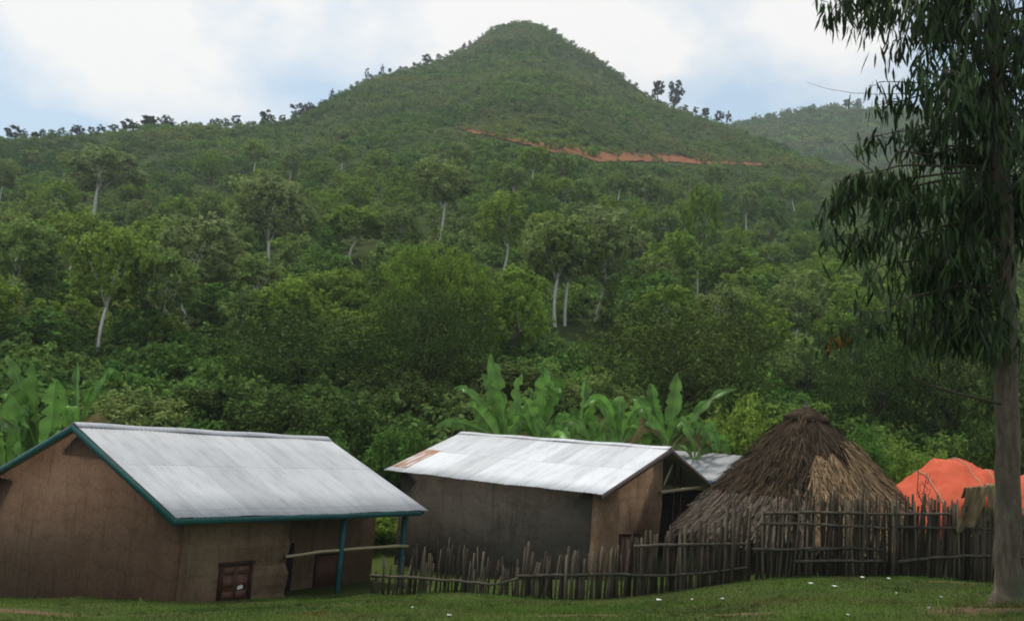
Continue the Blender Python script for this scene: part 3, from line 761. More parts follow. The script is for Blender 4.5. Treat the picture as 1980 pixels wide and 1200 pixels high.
# ------------------------------------------------------------------ houses
class Frame:
    def __init__(s, o, yaw):
        s.o = np.array(o, float); s.yaw = yaw
        s.d = np.array([math.cos(yaw), math.sin(yaw), 0]); s.n = np.array([-math.sin(yaw), math.cos(yaw), 0])
    def loc(s, P): P = np.asarray(P) - s.o; return np.array([P @ s.d, P @ s.n, P[2]])
    def wor(s, p): return s.o + s.d * p[0] + s.n * p[1] + np.array([0, 0, p[2]])
    def on_y(s, px, py, yc):      # sight line meets the plane local y = yc -> (x, z)
        r = ray(px, py); a = s.loc((0, 0, 0)); b = np.array([r @ s.d, r @ s.n, r[2]]); k = (yc - a[1]) / b[1]; p = a + b * k; return p[0], p[2]
    def on_x(s, px, py, xc):
        r = ray(px, py); a = s.loc((0, 0, 0)); b = np.array([r @ s.d, r @ s.n, r[2]]); k = (xc - a[0]) / b[0]; p = a + b * k; return p[1], p[2]

def corrugated(L_, y0, z0, y1, z1, period=.152, amp=.0045, per=6):
    """corrugated sheet between the eave (y0,z0) and the ridge (y1,z1), waves running along x"""
    n = int(L_ / period * per); x = np.linspace(0, L_, n + 1); T = np.array([0, .25, .5, .75, 1.])
    nz = norm(np.array([-(z1 - z0), (y1 - y0)])); nz = nz if nz[1] > 0 else -nz
    wv = amp * np.cos(x / period * 2 * math.pi)
    rag = np.random.default_rng(int(L_ * 100)).normal(0, .012, n + 1)
    X = np.broadcast_to(x[None], (5, n + 1)); Y = (y0 + (y1 - y0) * T)[:, None] + nz[0] * wv[None]; Z = (z0 + (z1 - z0) * T)[:, None] + nz[1] * wv[None]
    Z = Z + np.sin(x * .9)[None] * .012 + (.007 * np.sin(x * 2.7 + 1) + .004 * np.sin(x * 6.1))[None] * (1 - T[:, None]) + rag[None] * (T[:, None] == 0) * .5
    m = MB(); w = n + 1; i = np.arange(4)[:, None] * w; j = np.arange(n)[None]
    f = np.stack([i + j, i + j + 1, i + w + j + 1, i + w + j], -1).reshape(-1, 4)
    if (y1 - y0) < 0: f = f[:, ::-1]
    m.add(np.stack([X, Y, Z], -1), f); return m
def solid(o, th=.012):
    md = o.modifiers.new("thickness", 'SOLIDIFY'); md.thickness = th; md.offset = -1; return o

# --- the left house
H1 = np.array([-12.34, 28.0, -.53]); YAW1 = .958; L1, HS1, RI1 = 10.1, 5.13, 2.125
f1 = Frame((H1[0], H1[1], 0), YAW1); zr = H1[2]; ze = zr - RI1
house = empty('mud_house', (H1[0], H1[1], 0), YAW1)
tag(house, 'big brown mud house with pale metal roof, teal trim and open porch, at the left', 'house')
FW = -HS1 + .52                                   # front wall
slope1 = RI1 / HS1
GX1 = .38                                         # near gable wall
def under(y): return zr - abs(y) * slope1 - .04
xr = f1.on_y(556, 1090, FW)[0]                    # where the porch recess starts
RB = FW + 1.75                                    # back wall of the porch
xe = f1.on_y(719, 1090, RB)[0]
zb = -6.6
# near gable and front wall, one L of mud
gm = MB()
gm.prism([(FW, zb), (-FW, zb), (-FW, under(FW)), (0, under(0)), (FW, under(FW))], 'x', GX1, GX1 + .3)
gm.build('gable_wall', M['mud_brown'], house)
fw = MB()
zt = under(FW) - .01; q = np.linspace(zb, zt, 16); wob = np.array([0.05 * math.sin(k * 1.9) + .035 * math.sin(k * 4.1) - .012 * k + .1 for k in range(16)])
for k in range(15):                               # the recess edge is uneven, hand laid
    a0, a1 = xr + wob[k], xr + wob[k + 1]
    x0 = GX1 + .302
    v = [(x0, FW, q[k]), (a0, FW, q[k]), (a0, FW + .3, q[k]), (x0, FW + .3, q[k]), (x0, FW, q[k + 1]), (a1, FW, q[k + 1]), (a1, FW + .3, q[k + 1]), (x0, FW + .3, q[k + 1])]
    fw.add(v, [(0, 1, 5, 4), (2, 3, 7, 6), (1, 2, 6, 5), (3, 0, 4, 7)])
fw.build('front_wall', M['mud_tan'], house)
pw = MB(); pw.prism([(FW + .3, zb), (RB + .02, zb), (RB + .02, under(RB) - .02), (FW + .3, under(FW + .3) - .02)], 'x', xr - .3, xr - .02)
pw.build('side_wall', M['mud_tan'], house)
bw = MB(); bw.box((xr - .6, RB, zb), (xe, RB + .3, under(RB) - .02)); bw.build('porch_wall', M['mud_tan'], house)
fg = MB(); fg.prism([(RB + .3, zb), (-FW, zb), (-FW, under(FW)), (0, under(0)), (RB + .3, under(RB + .3))], 'x', xe - .3, xe)
fg.prism([(FW + .3, zb), (FW, zb), (FW, zb + .1), (FW + .3, zb + .1)], 'x', xe - .3, xe); fg.build('end_wall', M['mud_brown'], house)
bk = MB(); bk.box((GX1 + .302, -FW - .3, zb), (xe - .302, -FW, under(FW) - .02)); bk.build('back_wall', M['mud_brown'], house)
roof = corrugated(L1, -HS1, ze, -.02, zr).build('roof', M['sheet_plain'], house, True); solid(roof)
rf2 = corrugated(L1, HS1, ze, .02, zr).build('roof_slope', M['sheet_plain'], roof, True); solid(rf2)
rc = MB(); n_ = 60
cx_ = np.linspace(-.02, L1 + .02, n_); prof = [(-.26, -.26 * slope1 + .03), (-.05, .035), (0, .05), (.05, .035), (.26, -.26 * slope1 + .03)]
V_ = np.array([[(x, a, zr + b + .012 * math.sin(x * 2.1)) for a, b in prof] for x in cx_]); i = np.arange(n_ - 1)[:, None] * 5; j = np.arange(4)[None]
rc.add(V_, np.stack([i + j, i + 5 + j, i + 5 + j + 1, i + j + 1], -1).reshape(-1, 4)); solid(rc.build('ridge_cap', M['sheet_plain'], roof))
for sgn in (-1, 1):                                # teal boards along the gable and the eave
    b = MB(); b.beam((.06, sgn * (HS1 + .02), ze - .10), (.06, 0, zr - .10), .05, .20, up=(1, 0, 0)) if False else None
    b = MB(); e = np.array([-.0, sgn * HS1, ze - .03]); p = np.array([-.0, 0, zr - .03]); dn = np.array([0, 0, -.18])
    v = [e, p, p + dn, e + dn]; v2 = [x + np.array([-.05, 0, 0]) for x in v]
    b.add(v + v2, [(0, 1, 2, 3), (7, 6, 5, 4), (0, 4, 5, 1), (1, 5, 6, 2), (2, 6, 7, 3), (3, 7, 4, 0)])
    b.build('bargeboard', M['teal_paint'], house)
b = MB(); b.box((-.04, -HS1 - .045, ze - .165), (L1 - .4, -HS1 - .005, ze - .02)); b.build('fascia', M['teal_paint'], house)
# front opening with its brown shutter door
x0, z1_ = f1.on_y(427, 1093, FW); x1, z0_ = f1.on_y(477, 1157, FW)
dr = MB(); yd = FW - .02
for k in range(2):
    a = x0 + .04 + (x1 - x0 - .08) * k / 2; bq = a + (x1 - x0 - .08) / 2 - .012
    dr.box((a, yd - .03, z0_ + .02), (bq, yd, z1_ - .04))
    for zz_ in (.16, .5, .84):
        zc = z0_ + (z1_ - z0_) * zz_; dr.box((a + .05, yd - .045, zc - .11), (bq - .05, yd - .031, zc + .11))
door = dr.build('door', M['door_wood'], house)
fr = MB(); fr.box((x0 - .05, yd - .07, z0_ - .02), (x0 + .035, yd + .015, z1_)); fr.box((x1 - .035, yd - .07, z0_ - .02), (x1 + .05, yd + .015, z1_)); fr.box((x0 - .09, yd - .08, z1_ + .002), (x1 + .09, yd + .015, z1_ + .085))
fr.build('frame', M['frame_wood'], door)
np_ = MB(); zc = z0_ + (z1_ - z0_) * .36; xc = x0 + (x1 - x0) * .66
np_.add([(xc - .09, yd - .05, zc - .05), (xc + .10, yd - .055, zc - .035), (xc + .09, yd - .06, zc + .06), (xc, yd - .07, zc + .075), (xc - .08, yd - .05, zc + .045)], [(0, 1, 2, 3, 4)])
tag(np_.build('paper', M['paper'], door), 'small white paper stuck on the door')
sl_ = MB(); sl_.box((x0 - .05, FW - .12, z0_ - .09), (x1 + .05, FW + .01, z0_ - .025)); sl_.build('sill', M['mud_tan'], house)
# shutter in the porch; beside it a slab with the opening's shade as colour
x0, z1_ = f1.on_y(612, 1074, RB); x1, z0_ = f1.on_y(655, 1131, RB)
sh = MB(); sh.box((x0, RB - .035, z0_), (x1, RB - .003, z1_))
for k in range(4): a = x0 + (x1 - x0) * (k + .5) / 4; sh.box((a - .05, RB - .046, z0_ + .04), (a + .05, RB - .036, z1_ - .04))
shut = sh.build('shutter', M['door_wood'], house)
fr = MB(); fr.box((x0 - .06, RB - .07, z0_ - .03), (x0 - .002, RB - .004, z1_ + .05)); fr.box((x1 + .002, RB - .07, z0_ - .03), (x1 + .06, RB - .004, z1_ + .05)); fr.box((x0 - .002, RB - .07, z1_ + .002), (x1 + .002, RB - .004, z1_ + .05))
fr.build('frame', M['frame_wood'], shut)
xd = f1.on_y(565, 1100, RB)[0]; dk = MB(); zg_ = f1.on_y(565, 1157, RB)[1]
dk.box((xr - .018, RB - .06, zg_ - .3), (xd - .06, RB - .004, zg_ + 1.75)); dk.build('doorway_shade', M['inside_shade'], house)
for px in (658, 776):
    yq = -HS1 + .30
    xq = f1.on_y(px, 1080, yq)[0]
    p = MB(); p.box((xq - .065, yq - .065, zb + .4), (xq + .065, yq + .065, under(yq) - .05)); p.build('post', M['teal_paint'], house)
rafters = MB()
for k in range(7):
    xq = xr + .3 + (L1 - .5 - xr) * k / 6; rafters.beam((xq, -HS1 + .05, under(HS1 - .05) - .06), (xq, RB, under(RB) - .06), .06, .09)
rafters.beam((xr + .02, -HS1 + .30, under(HS1 - .3) - .17), (L1 - .3, -HS1 + .30, under(HS1 - .3) - .17), .09, .1)
rafters.build('rafters', M['frame_wood'], house)
# bare pole laid across the porch opening
a = f1.wor((*[f1.on_y(553, 1075, FW - .10)[0]], FW - .10, f1.on_y(553, 1075, FW - .10)[1])); xq, zq = f1.on_y(789, 1054, -HS1 + .21); c_ = f1.wor((xq, -HS1 + .21, zq))
T = np.linspace(0, 1, 9)[:, None]; PT = a * (1 - T) + c_ * T; PT[:, 2] += .05 * np.sin(T[:, 0] * 3.1) + rng.normal(0, .012, 9)
pl = MB(); pl.tube(PT, np.linspace(.042, .05, 9), 8)
tag(pl.build('wooden_pole', M['pole_wood'], None, True), 'long bare wooden pole laid level across the open porch of the left house', 'pole')

# --- the middle house
K = 1.35
H2 = np.array([-1.29 * K, 30 * K, .032 * K]); YAW2 = -.691; L2, HS2, RI2 = 7.4 * K, 3.119 * K, 1.2 * K
f2 = Frame((H2[0], H2[1], 0), YAW2); zr2 = H2[2]; ze2 = zr2 - RI2; sl2 = RI2 / HS2
h2 = empty('mud_house', (H2[0], H2[1], 0), YAW2)
tag(h2, 'dark mud house in the middle with bright white metal roof and one rusty sheet', 'house')
def under2(y): return zr2 - abs(y) * sl2 - .04
FW2 = -HS2 + .42; xg = L2 - .32; zb2 = -6.4
ow = f2.on_x(1277, 1000, xg)[0]                    # the gable wall stops here, the rest stands open
w_ = MB(); w_.box((.55, FW2, zb2), (xg - .302, FW2 + .28, under2(FW2) - .01)); w_.build('front_wall', M['mud_grey'], h2)
edge = [(ow + .10 * math.sin(k * 2.3) * (k % 2 - .3), z) for k, z in enumerate(np.linspace(zb2, under2(ow) - .02, 14))]
w_ = MB(); w_.prism([(FW2, under2(FW2) - .01), (FW2, zb2)] + edge, 'x', xg - .3, xg); w_.build('gable_wall', M['mud_daub'], h2)
w_ = MB(); w_.box((.55, -FW2 - .28, zb2), (xg - .35, -FW2, under2(FW2) - .02)); w_.box((xg - 2.9, FW2 + .3, zb2), (xg - 2.6, -FW2 - .3, under2(FW2) - .02)); w_.build('inner_wall', M['mud_grey'], h2)
w_ = MB(); w_.prism([(FW2 + .3, zb2), (-FW2 - .3, zb2), (-FW2 - .3, under2(FW2) - .1), (0, under2(0) - .05), (FW2 + .3, under2(FW2) - .1)], 'x', .6, .85); w_.build('end_wall', M['mud_grey'], h2)
roof = corrugated(L2, -HS2, ze2, -.02, zr2).build('roof', M['sheet_old'], h2, True); solid(roof)
solid(corrugated(L2, HS2, ze2, .02, zr2).build('roof_slope', M['sheet_old'], roof, True))
rc = MB(); V_ = np.array([[(x, a, zr2 + b + .012 * math.sin(x * 2.6)) for a, b in [(-.2, -.2 * sl2 + .03), (0, .05), (.2, -.2 * sl2 + .03)]] for x in np.linspace(-.02, L2 + .01, 50)]); i = np.arange(49)[:, None] * 3; j = np.arange(2)[None]
rc.add(V_, np.stack([i + j, i + 3 + j, i + 3 + j + 1, i + j + 1], -1).reshape(-1, 4)); solid(rc.build('ridge_cap', M['sheet_old'], roof))
for sgn in (-1, 1):
    b = MB(); e = np.array([L2, sgn * HS2, ze2 - .025]); p = np.array([L2, 0, zr2 - .025]); dn = np.array([0, 0, -.15])
    v = [e, p, p + dn, e + dn]; v2 = [x + np.array([.045, 0, 0]) for x in v]
    b.add(v + v2, [(0, 1, 2, 3), (7, 6, 5, 4), (0, 4, 5, 1), (1, 5, 6, 2), (2, 6, 7, 3), (3, 7, 4, 0)]); b.build('bargeboard', M['brown_paint'], h2)
# poles in the open half of the gable
p = MB(); z_ = f2.on_x(1277, 951, xg + .05)[1]; y1_, z1_ = f2.on_x(1345, 942, xg + .05)
p.beam((xg + .05, ow - .15, z_), (xg + .05, y1_ + .5, z1_ + .03), .05, .11); p.build('crossbar', M['pole_wood'], h2)
for px in (1303, 1316):
    yq = f2.on_x(px, 950, xg - .1)[0]; p = MB(); p.tube([(xg - .1, yq, zb2), (xg - .12, yq + .03, -3.), (xg - .1, yq, under2(yq) - .02)], .05, 7); p.build('post', M['frame_wood'], h2)
yq = -FW2 - .15; p = MB(); p.tube([(xg - .1, yq, zb2), (xg - .1, yq, under2(yq) - .02)], .07, 7); p.build('post', M['frame_wood'], h2)
p = MB(); ya, za = f2.on_x(1283, 938, xg - .05); yb_, zb_ = f2.on_x(1300, 898, xg - .05); p.tube([(xg - .05, ya, za), (xg - .05, yb_, zb_)], .04, 6); p.build('brace', M['pole_wood'], h2)
y0, z1_ = f2.on_x(1199, 1036, xg); y1_, z0_ = f2.on_x(1228, 1120, xg)
d = MB(); d.box((xg + .003, y0, z0_ - 1), (xg + .03, y1_, z1_))
for k in range(4): a = y0 + (y1_ - y0) * k / 4; d.box((xg + .031, a + .015, z0_ - 1), (xg + .045, a + (y1_ - y0) / 4 - .015, z1_ - .02))
dd = d.build('door', M['door_wood'], h2)
d = MB(); d.box((xg + .004, y0 - .08, z0_ - 1), (xg + .07, y0 - .002, z1_ + .07)); d.box((xg + .004, y1_ + .002, z0_ - 1), (xg + .07, y1_ + .08, z1_ + .07)); d.box((xg + .004, y0 - .002, z1_ + .002), (xg + .07, y1_ + .002, z1_ + .07)); d.build('frame', M['frame_wood'], dd)

# --- the low metal roofed house behind
A3 = at(1296, 870, 45.5); YAW3 = -.60; f3 = Frame((A3[0], A3[1], 0), YAW3); z3 = A3[2]
h3 = empty('mud_house', (A3[0], A3[1], 0), YAW3)
tag(h3, 'low house behind the middle one showing a corner of streaked metal roof with blue edge', 'house')
solid(corrugated(5.4, -2.6, z3 - 1.15, -.02, z3).build('roof', M['sheet_blue'], h3, True))
solid(corrugated(5.4, 2.6, z3 - 1.15, .02, z3).build('roof_slope', M['sheet_blue'], h3, True))
w_ = MB(); w_.box((.4, -2.25, z3 - 4.2), (5.1, 2.25, z3 - 1.16)); w_.build('wall', M['mud_grey'], h3)
b = MB(); b.box((0, -2.66, z3 - 1.30), (5.4, -2.61, z3 - 1.17)); b.build('fascia', plain('blue_paint', (.05, .10, .20), (.08, .14, .26), 5, .6), h3)

# --- thatched hut
HC = at(1559, 793, 31.5); hz = float(tz(HC[0], HC[1]))
hut = empty('thatched_hut', (HC[0], HC[1], hz))
tag(hut, 'round hut with a steep dark thatched cone roof, paler straw on the right', 'hut')
apex = HC[2] - hz; eav = at(1500, 1025, 31.5)[2] - hz; R_ = 3.72
def cone_r(t): return R_ * .93 * (np.maximum(t, 0) ** .95) + .36 * (1 - np.exp(-np.maximum(t, 0) * 14))          # t: 0 apex .. 1 eave
def cone_z(t): return apex - (apex - eav) * t
r = np.random.default_rng(3)
n_t, n_a = 34, 96; T = np.linspace(0, 1, n_t); Aa = np.linspace(0, 2 * math.pi, n_a, endpoint=False)
mb = MB(); RR = cone_r(T)[:, None] * (1 + .035 * np.sin(Aa * 3 + 1)[None] + .02 * r.normal(size=(n_t, n_a))) * np.where(T > .985, 1.0, 1)[:, None]
ZZ = cone_z(T)[:, None] + .05 * r.normal(size=(n_t, n_a)) * np.minimum(T, .5)[:, None] + (np.floor(T * 7) % 2 * 0)[:, None]
V_ = np.stack([RR * np.cos(Aa)[None], RR * np.sin(Aa)[None], ZZ], -1); i = np.arange(n_t - 1)[:, None] * n_a; j = np.arange(n_a)[None]; k = (j + 1) % n_a
mb.add(V_, np.stack([i + j, i + n_a + j, i + n_a + k, i + k], -1).reshape(-1, 4), r.uniform(0, .4, n_t * n_a))
V2 = V_.copy(); V2[..., 2] -= .25; V2[..., :2] *= .96
mb.add(V2, np.stack([i + j, i + k, i + n_a + k, i + n_a + j], -1).reshape(-1, 4), 0)
def straw(mbx, n, a0, a1, t0, t1, ln0, ln1, wd, tone, lift=.03, dip=.0, jag=None, lo=.0):
    a = r.uniform(a0, a1, n); t = np.sqrt(r.uniform(t0 ** 2, t1 ** 2, n))
    if jag is not None: keep = jag(a, t); a, t = a[keep], t[keep]
    n = len(a); l = r.uniform(ln0, ln1, n) / (apex - eav) * .86; t2 = t + l
    a2 = a + r.normal(0, .02, n) / np.maximum(t, .15); off = lo + r.uniform(0, lift, n)
    def pt(aa, tt, o): return np.stack([(cone_r(tt) * (1 + .035 * np.sin(aa * 3 + 1)) + o) * np.cos(aa), (cone_r(tt) * (1 + .035 * np.sin(aa * 3 + 1)) + o) * np.sin(aa), cone_z(tt) + o * .8], -1)
    p = pt(a, t, off); q_ = pt(a2, t2, off + r.uniform(.0, lift * 1.2, n)); q_[:, 2] -= dip * r.uniform(0, 1, n)
    sd_ = np.stack([-np.sin(a), np.cos(a), r.normal(0, .35, n)], -1) * (wd * r.uniform(.6, 1.4, n))[:, None]
    v = np.stack([p - sd_, p + sd_, q_ + sd_ * .5, q_ - sd_ * .5], 1); mbx.add(v.reshape(-1, 3), np.arange(4 * n).reshape(n, 4), np.repeat(tone(n), 4))
straw(mb, 6500, 0, 6.283, .05, .97, .25, .6, .016, lambda n: r.beta(1.4, 3.2, n), .10)
straw(mb, 2000, 0, 6.283, .93, 1.0, .2, .55, .014, lambda n: r.uniform(.2, 1, n), .05, .12)
roof = mb.build('roof', M['thatch_dark'], hut)
# paler new straw laid over the right part, ragged upper edge
AC = math.atan2(-HC[1], -HC[0])                    # direction towards the viewer
mb = MB(); jag = lambda a, t: (t > .40 + .06 * np.sin(a * 9) + .05 * np.sin(a * 23) + .14 * np.clip(AC + .62 - a, 0, 1)) | ((a > AC + .75) & (t > .28 + .05 * np.sin(a * 17)))
straw(mb, 6500, AC + .08, AC + 1.75, .24, .98, .3, .75, .017, lambda n: r.beta(2.2, 1.9, n), .10, .0, jag, .08)
mb.build('straw_patch', M['thatch_pale'], roof)
mb = MB(); straw(mb, 2600, AC - 1.5, AC + .5, .72, 1.0, .25, .6, .014, lambda n: r.beta(1.2, 2.4, n), .09, .05, None, .05); mb.build('lower_straw', toned('thatch_grey', (.085, .068, .052), (.25, .20, .155), scale=4), roof)
tp = MB(); T6 = np.linspace(0, 1, 7); prof = np.array([.66, .70, .66, .58, .46, .30, .10])
for zk in (0,):
    zc = apex - .34; n6 = 20; a6 = np.arange(n6) / n6 * 2 * math.pi
    V_ = np.stack([prof[:, None] * np.cos(a6)[None] * (1 + .10 * r.normal(size=(7, n6))), prof[:, None] * np.sin(a6)[None] * (1 + .10 * r.normal(size=(7, n6))), np.broadcast_to((zc + np.linspace(-.06, .44, 7))[:, None], (7, n6))], -1)
    i = np.arange(6)[:, None] * n6; j = np.arange(n6)[None]; k = (j + 1) % n6; tp.add(V_, np.stack([i + j, i + k, i + n6 + k, i + n6 + j], -1).reshape(-1, 4), r.uniform(0, .35, 140))
a = r.uniform(0, 6.28, 500); l = r.uniform(.3, .75, 500); p0 = np.stack([.12 * np.cos(a), .12 * np.sin(a), apex + r.uniform(-.05, .1, 500)], -1); p1 = np.stack([(.12 + l * .75) * np.cos(a), (.12 + l * .75) * np.sin(a), apex + .05 - l * .85], -1); sd_ = np.stack([-np.sin(a), np.cos(a), 0 * a], -1) * .014
tp.add(np.stack([p0 - sd_, p0 + sd_, p1 + sd_, p1 - sd_], 1).reshape(-1, 3), np.arange(2000).reshape(500, 4), np.repeat(r.uniform(0, .5, 500), 4))
tp.build('thatch_cap', M['thatch_dark'], roof)
pot = MB(); pz = [(.02, .0), (.09, .02), (.12, .1), (.10, .19), (.055, .24), (.075, .27), (.05, .30), (.06, .36), (.03, .42), (.0, .46)]; pz = [(a_ * .9, b_ * .5) for a_, b_ in pz]
n6 = 14; a6 = np.arange(n6) / n6 * 2 * math.pi; V_ = np.array([[(R * math.cos(x), R * math.sin(x), apex + .06 + z) for x in a6] for R, z in pz]); i = np.arange(len(pz) - 1)[:, None] * n6; j = np.arange(n6)[None]; k = (j + 1) % n6
pot.add(V_, np.stack([i + j, i + k, i + n6 + k, i + n6 + j], -1).reshape(-1, 4)); pot.build('finial_pot', M['clay'], hut, True)
wl = MB()
for k in range(70):
    a = k / 70 * 6.283; rr = R_ * .80 + r.normal(0, .02); wl.tube([(rr * math.cos(a), rr * math.sin(a), -.6), (rr * math.cos(a) + r.normal(0, .02), rr * math.sin(a), eav + .55)], .10, 6, tone=r.uniform(0, .7))
wl.build('wall', M['stake'], hut)

# ------------------------------------------------------------------ stake fences
def fence(label, base, tops, Ys, rails, n, lean=.05, thick=.034, name='stake_fence', mixtone=(0, .6)):
    """base/tops: photo polylines of the foot and the ragged top, Ys: distance along it"""
    bx = np.array(base, float); tx = np.array(tops, float); yx = np.array(Ys, float)
    c = at(bx[0, 0], np.interp(bx[0, 0], bx[:, 0], bx[:, 1]), yx[0, 1]); c[2] = float(tz(c[0], c[1]))
    root = empty(name, c); tag(root, label, 'fence'); fr_ = np.random.default_rng(int(bx[0, 0]))
    pxs = np.linspace(bx[0, 0], bx[-1, 0], n) + fr_.normal(0, (bx[-1, 0] - bx[0, 0]) / n * .32, n)
    for x in pxs:
        Y = np.interp(x, yx[:, 0], yx[:, 1]) + fr_.normal(0, .05); by = np.interp(x, bx[:, 0], bx[:, 1]); ty = np.interp(x, tx[:, 0], tx[:, 1]) + fr_.normal(0, 7) - fr_.exponential(5) + (fr_.uniform() < .18) * fr_.uniform(8, 34)
        p = at(x, by, Y); g = float(tz(p[0], p[1])); h = at(x, ty, Y)[2]
        q_ = p + np.array([fr_.normal(0, lean), fr_.normal(0, .05), 0]); q_[2] = max(h, g + .4); p[2] = g - .2
        mid = (p + q_) / 2 + np.array([fr_.normal(0, .02), fr_.normal(0, .02), 0]); rad = thick * fr_.uniform(.65, 1.45)
        s_ = MB(); s_.tube(np.array([p, mid, q_]) - c, [rad * 1.05, rad, rad * .75], 6, tone=fr_.beta(1.1, 2.4) if fr_.uniform() > .16 else fr_.uniform(.6, 1)); s_.build('stake', M['stake'], root)
    for rl in rails:
        P = []
        for x, y in rl:
            Y = np.interp(x, yx[:, 0], yx[:, 1]) - .09; P.append(at(x, y, Y))
        P = np.array(P); T = np.linspace(0, 1, 3 * len(P)); P = np.stack([np.interp(T, np.linspace(0, 1, len(P)), P[:, k]) for k in range(3)], 1) + fr_.normal(0, .008, (len(T), 3))
        s_ = MB(); s_.tube(P - c, np.linspace(.045, .034, len(P)), 7, tone=fr_.uniform(.1, .8)); s_.build('rail', M['rail'], root, True)
    return root
fence('low gappy stake fence between the porch post of the left house and the middle house', [(716, 1153), (776, 1152), (1003, 1150)], [(716, 1110), (770, 1098), (800, 1068), (860, 1062), (925, 1072), (955, 1100), (1003, 1094)], [(716, 30), (776, 28.5), (1003, 26.6)], [[(716, 1112), (790, 1116), (880, 1122), (955, 1130), (1003, 1118)]], 78, thick=.026)
fence('long low stake fence in front of the middle house, rising to the right', [(1010, 1150), (1110, 1161), (1190, 1157), (1300, 1143), (1400, 1127), (1446, 1119)], [(1010, 1060), (1030, 1078), (1120, 1078), (1180, 1058), (1260, 1040), (1330, 1024), (1395, 1012), (1405, 985), (1446, 990)], [(1010, 26.5), (1110, 26), (1446, 25.9)],
      [[(1002, 1112), (1100, 1111), (1200, 1109), (1300, 1113), (1445, 1096)], [(1225, 1056), (1330, 1052), (1442, 1050)]], 99, thick=.037)
fence('tall stake fence in front of the thatched hut', [(1462, 1118), (1560, 1114), (1712, 1114)], [(1462, 1000), (1480, 976), (1540, 970), (1600, 962), (1680, 968), (1712, 975)], [(1462, 25.8), (1712, 25.5)],
      [[(1478, 991), (1600, 990), (1718, 993)], [(1470, 1011), (1600, 1014), (1720, 1021)], [(1455, 1061), (1560, 1060), (1640, 1060)], [(1560, 1064), (1640, 1058), (1705, 1063)], [(1535, 1085), (1620, 1083), (1708, 1084)]], 92, lean=.09, thick=.03)
fence('tall stake fence in front of the orange tarp, ending at the eucalyptus trunk', [(1716, 1114), (1850, 1122), (1985, 1128)], [(1716, 975), (1735, 968), (1790, 965), (1850, 985), (1920, 980), (1985, 985)], [(1716, 25.5), (1850, 25), (1985, 24.8)],
      [[(1716, 993), (1840, 993)], [(1722, 1018), (1842, 1021), (1985, 1024)], [(1730, 1087), (1800, 1078), (1870, 1073), (1985, 1077)]], 94, lean=.08, thick=.03)
# crooked branches standing behind the fences
for x0_, y0_, x1_, y1_, Y, lab in ((1447, 1105, 1452, 968, 26.2, 'crooked dry branch standing in the gap between the low and the tall fence'), (1405, 1050, 1412, 948, 26.4, 'thin upright dry branch behind the right end of the low fence'), (1778, 1000, 1776, 908, 27.2, 'bushy dry branch sticking up before the orange tarp'), (1800, 1000, 1793, 915, 27.3, 'second dry branch before the orange tarp, slightly right')):
    m_ = MB(); p = at(x0_, y0_, Y); q_ = at(x1_, y1_, Y); p[2] = float(tz(p[0], p[1])) - .1
    branchy(m_, p, q_, .03, .012, rng, .4, 7, 5)
    for k in range(9):
        t_ = rng.uniform(.45, .95); a = p * (1 - t_) + q_ * t_; branchy(m_, a, a + np.array([rng.normal(0, .16), rng.normal(0, .1), rng.uniform(.1, .38)]), .011, .005, rng, .4, 4, 4)
    tag(m_.build('dry_branch', M['bark_dark']), lab, 'branch')

# ------------------------------------------------------------------ orange tarp shelter and sackcloth
TC = at(1842, 960, 31.5); tz0 = float(tz(TC[0], TC[1])); sh_ = empty('tarp_shelter', (TC[0], TC[1], tz0))
tag(sh_, 'low shelter covered with a rumpled bright orange plastic sheet', 'shelter')
prof = np.array([(1690, 990), (1728, 945), (1758, 928), (1776, 912), (1800, 894), (1822, 886), (1850, 884), (1872, 892), (1893, 906), (1925, 919), (1985, 924), (2010, 950)], float)
xs_ = np.linspace(1722, 2000, 60); ys_ = np.linspace(-2.1, 2.1, 44); ROPES = (1778, 1838, 1902); r = np.random.default_rng(8)
XX = np.array([at(x, 950, 31.5)[0] for x in xs_]) - TC[0]; ZT = np.array([at(x, np.interp(x, prof[:, 0], prof[:, 1]), 31.5)[2] for x in xs_]) - tz0
ph = r.uniform(0, 6, 8)
def tarp_z(x, y, zt):
    s_ = np.abs(y) / 2.1; z = zt - .95 * np.clip(s_, 0, 1) ** 1.8 * np.clip(1.2 - .1 * np.abs(x), .5, 1.2)
    return z + .07 * np.abs(np.sin(x * 2.3 + ph[0] + y * .8)) + .05 * np.sin(x * 4.1 + y * 2.2 + ph[3]) + .035 * np.sin(x * 6.3 - y * 4.2 + ph[1]) + .025 * np.sin(y * 7 + x * 2 + ph[2]) - .05 * np.abs(np.sin(x * 5.2 - y * 3.1 + .5 * np.sin(y * 4))) - .035 * np.abs(np.sin(x * 9.7 + y * 6.3 + np.sin(x * 3))) - .02 * np.abs(np.sin(x * 17 - y * 5 + 2 * np.sin(y * 2)))
G = np.stack([np.broadcast_to(XX[None], (44, 60)), np.broadcast_to(ys_[:, None], (44, 60)), tarp_z(XX[None], ys_[:, None], ZT[None])], -1)
edge_drop = np.array([.10 + .28 * abs(math.sin(k * .31)) + .22 * (1 if k % 9 < 4 and k < 26 else 0) + (.35 if k < 24 else 0) for k in range(60)])
front = G[0].copy(); sk = [front + np.array([0, -.03 - .04 * math.sin(q), 0]) - np.stack([0 * edge_drop, .03 * np.sin(np.arange(60) * 1.7), edge_drop * q / 4], -1) for q in (4, 3, 2, 1)]
G = np.concatenate([np.array(sk), G], 0)
mb = MB(); h, w = G.shape[:2]; i = np.arange(h - 1)[:, None] * w; j = np.arange(w - 1)[None]; f = np.stack([i + j, i + j + 1, i + w + j + 1, i + w + j], -1).reshape(-1, 4)
keep = ~((f[:, 0] // w < 4) & np.isin(f[:, 0] % w, [4, 5, 12, 13, 14, 22, 23])); mb.add(G, f[keep])
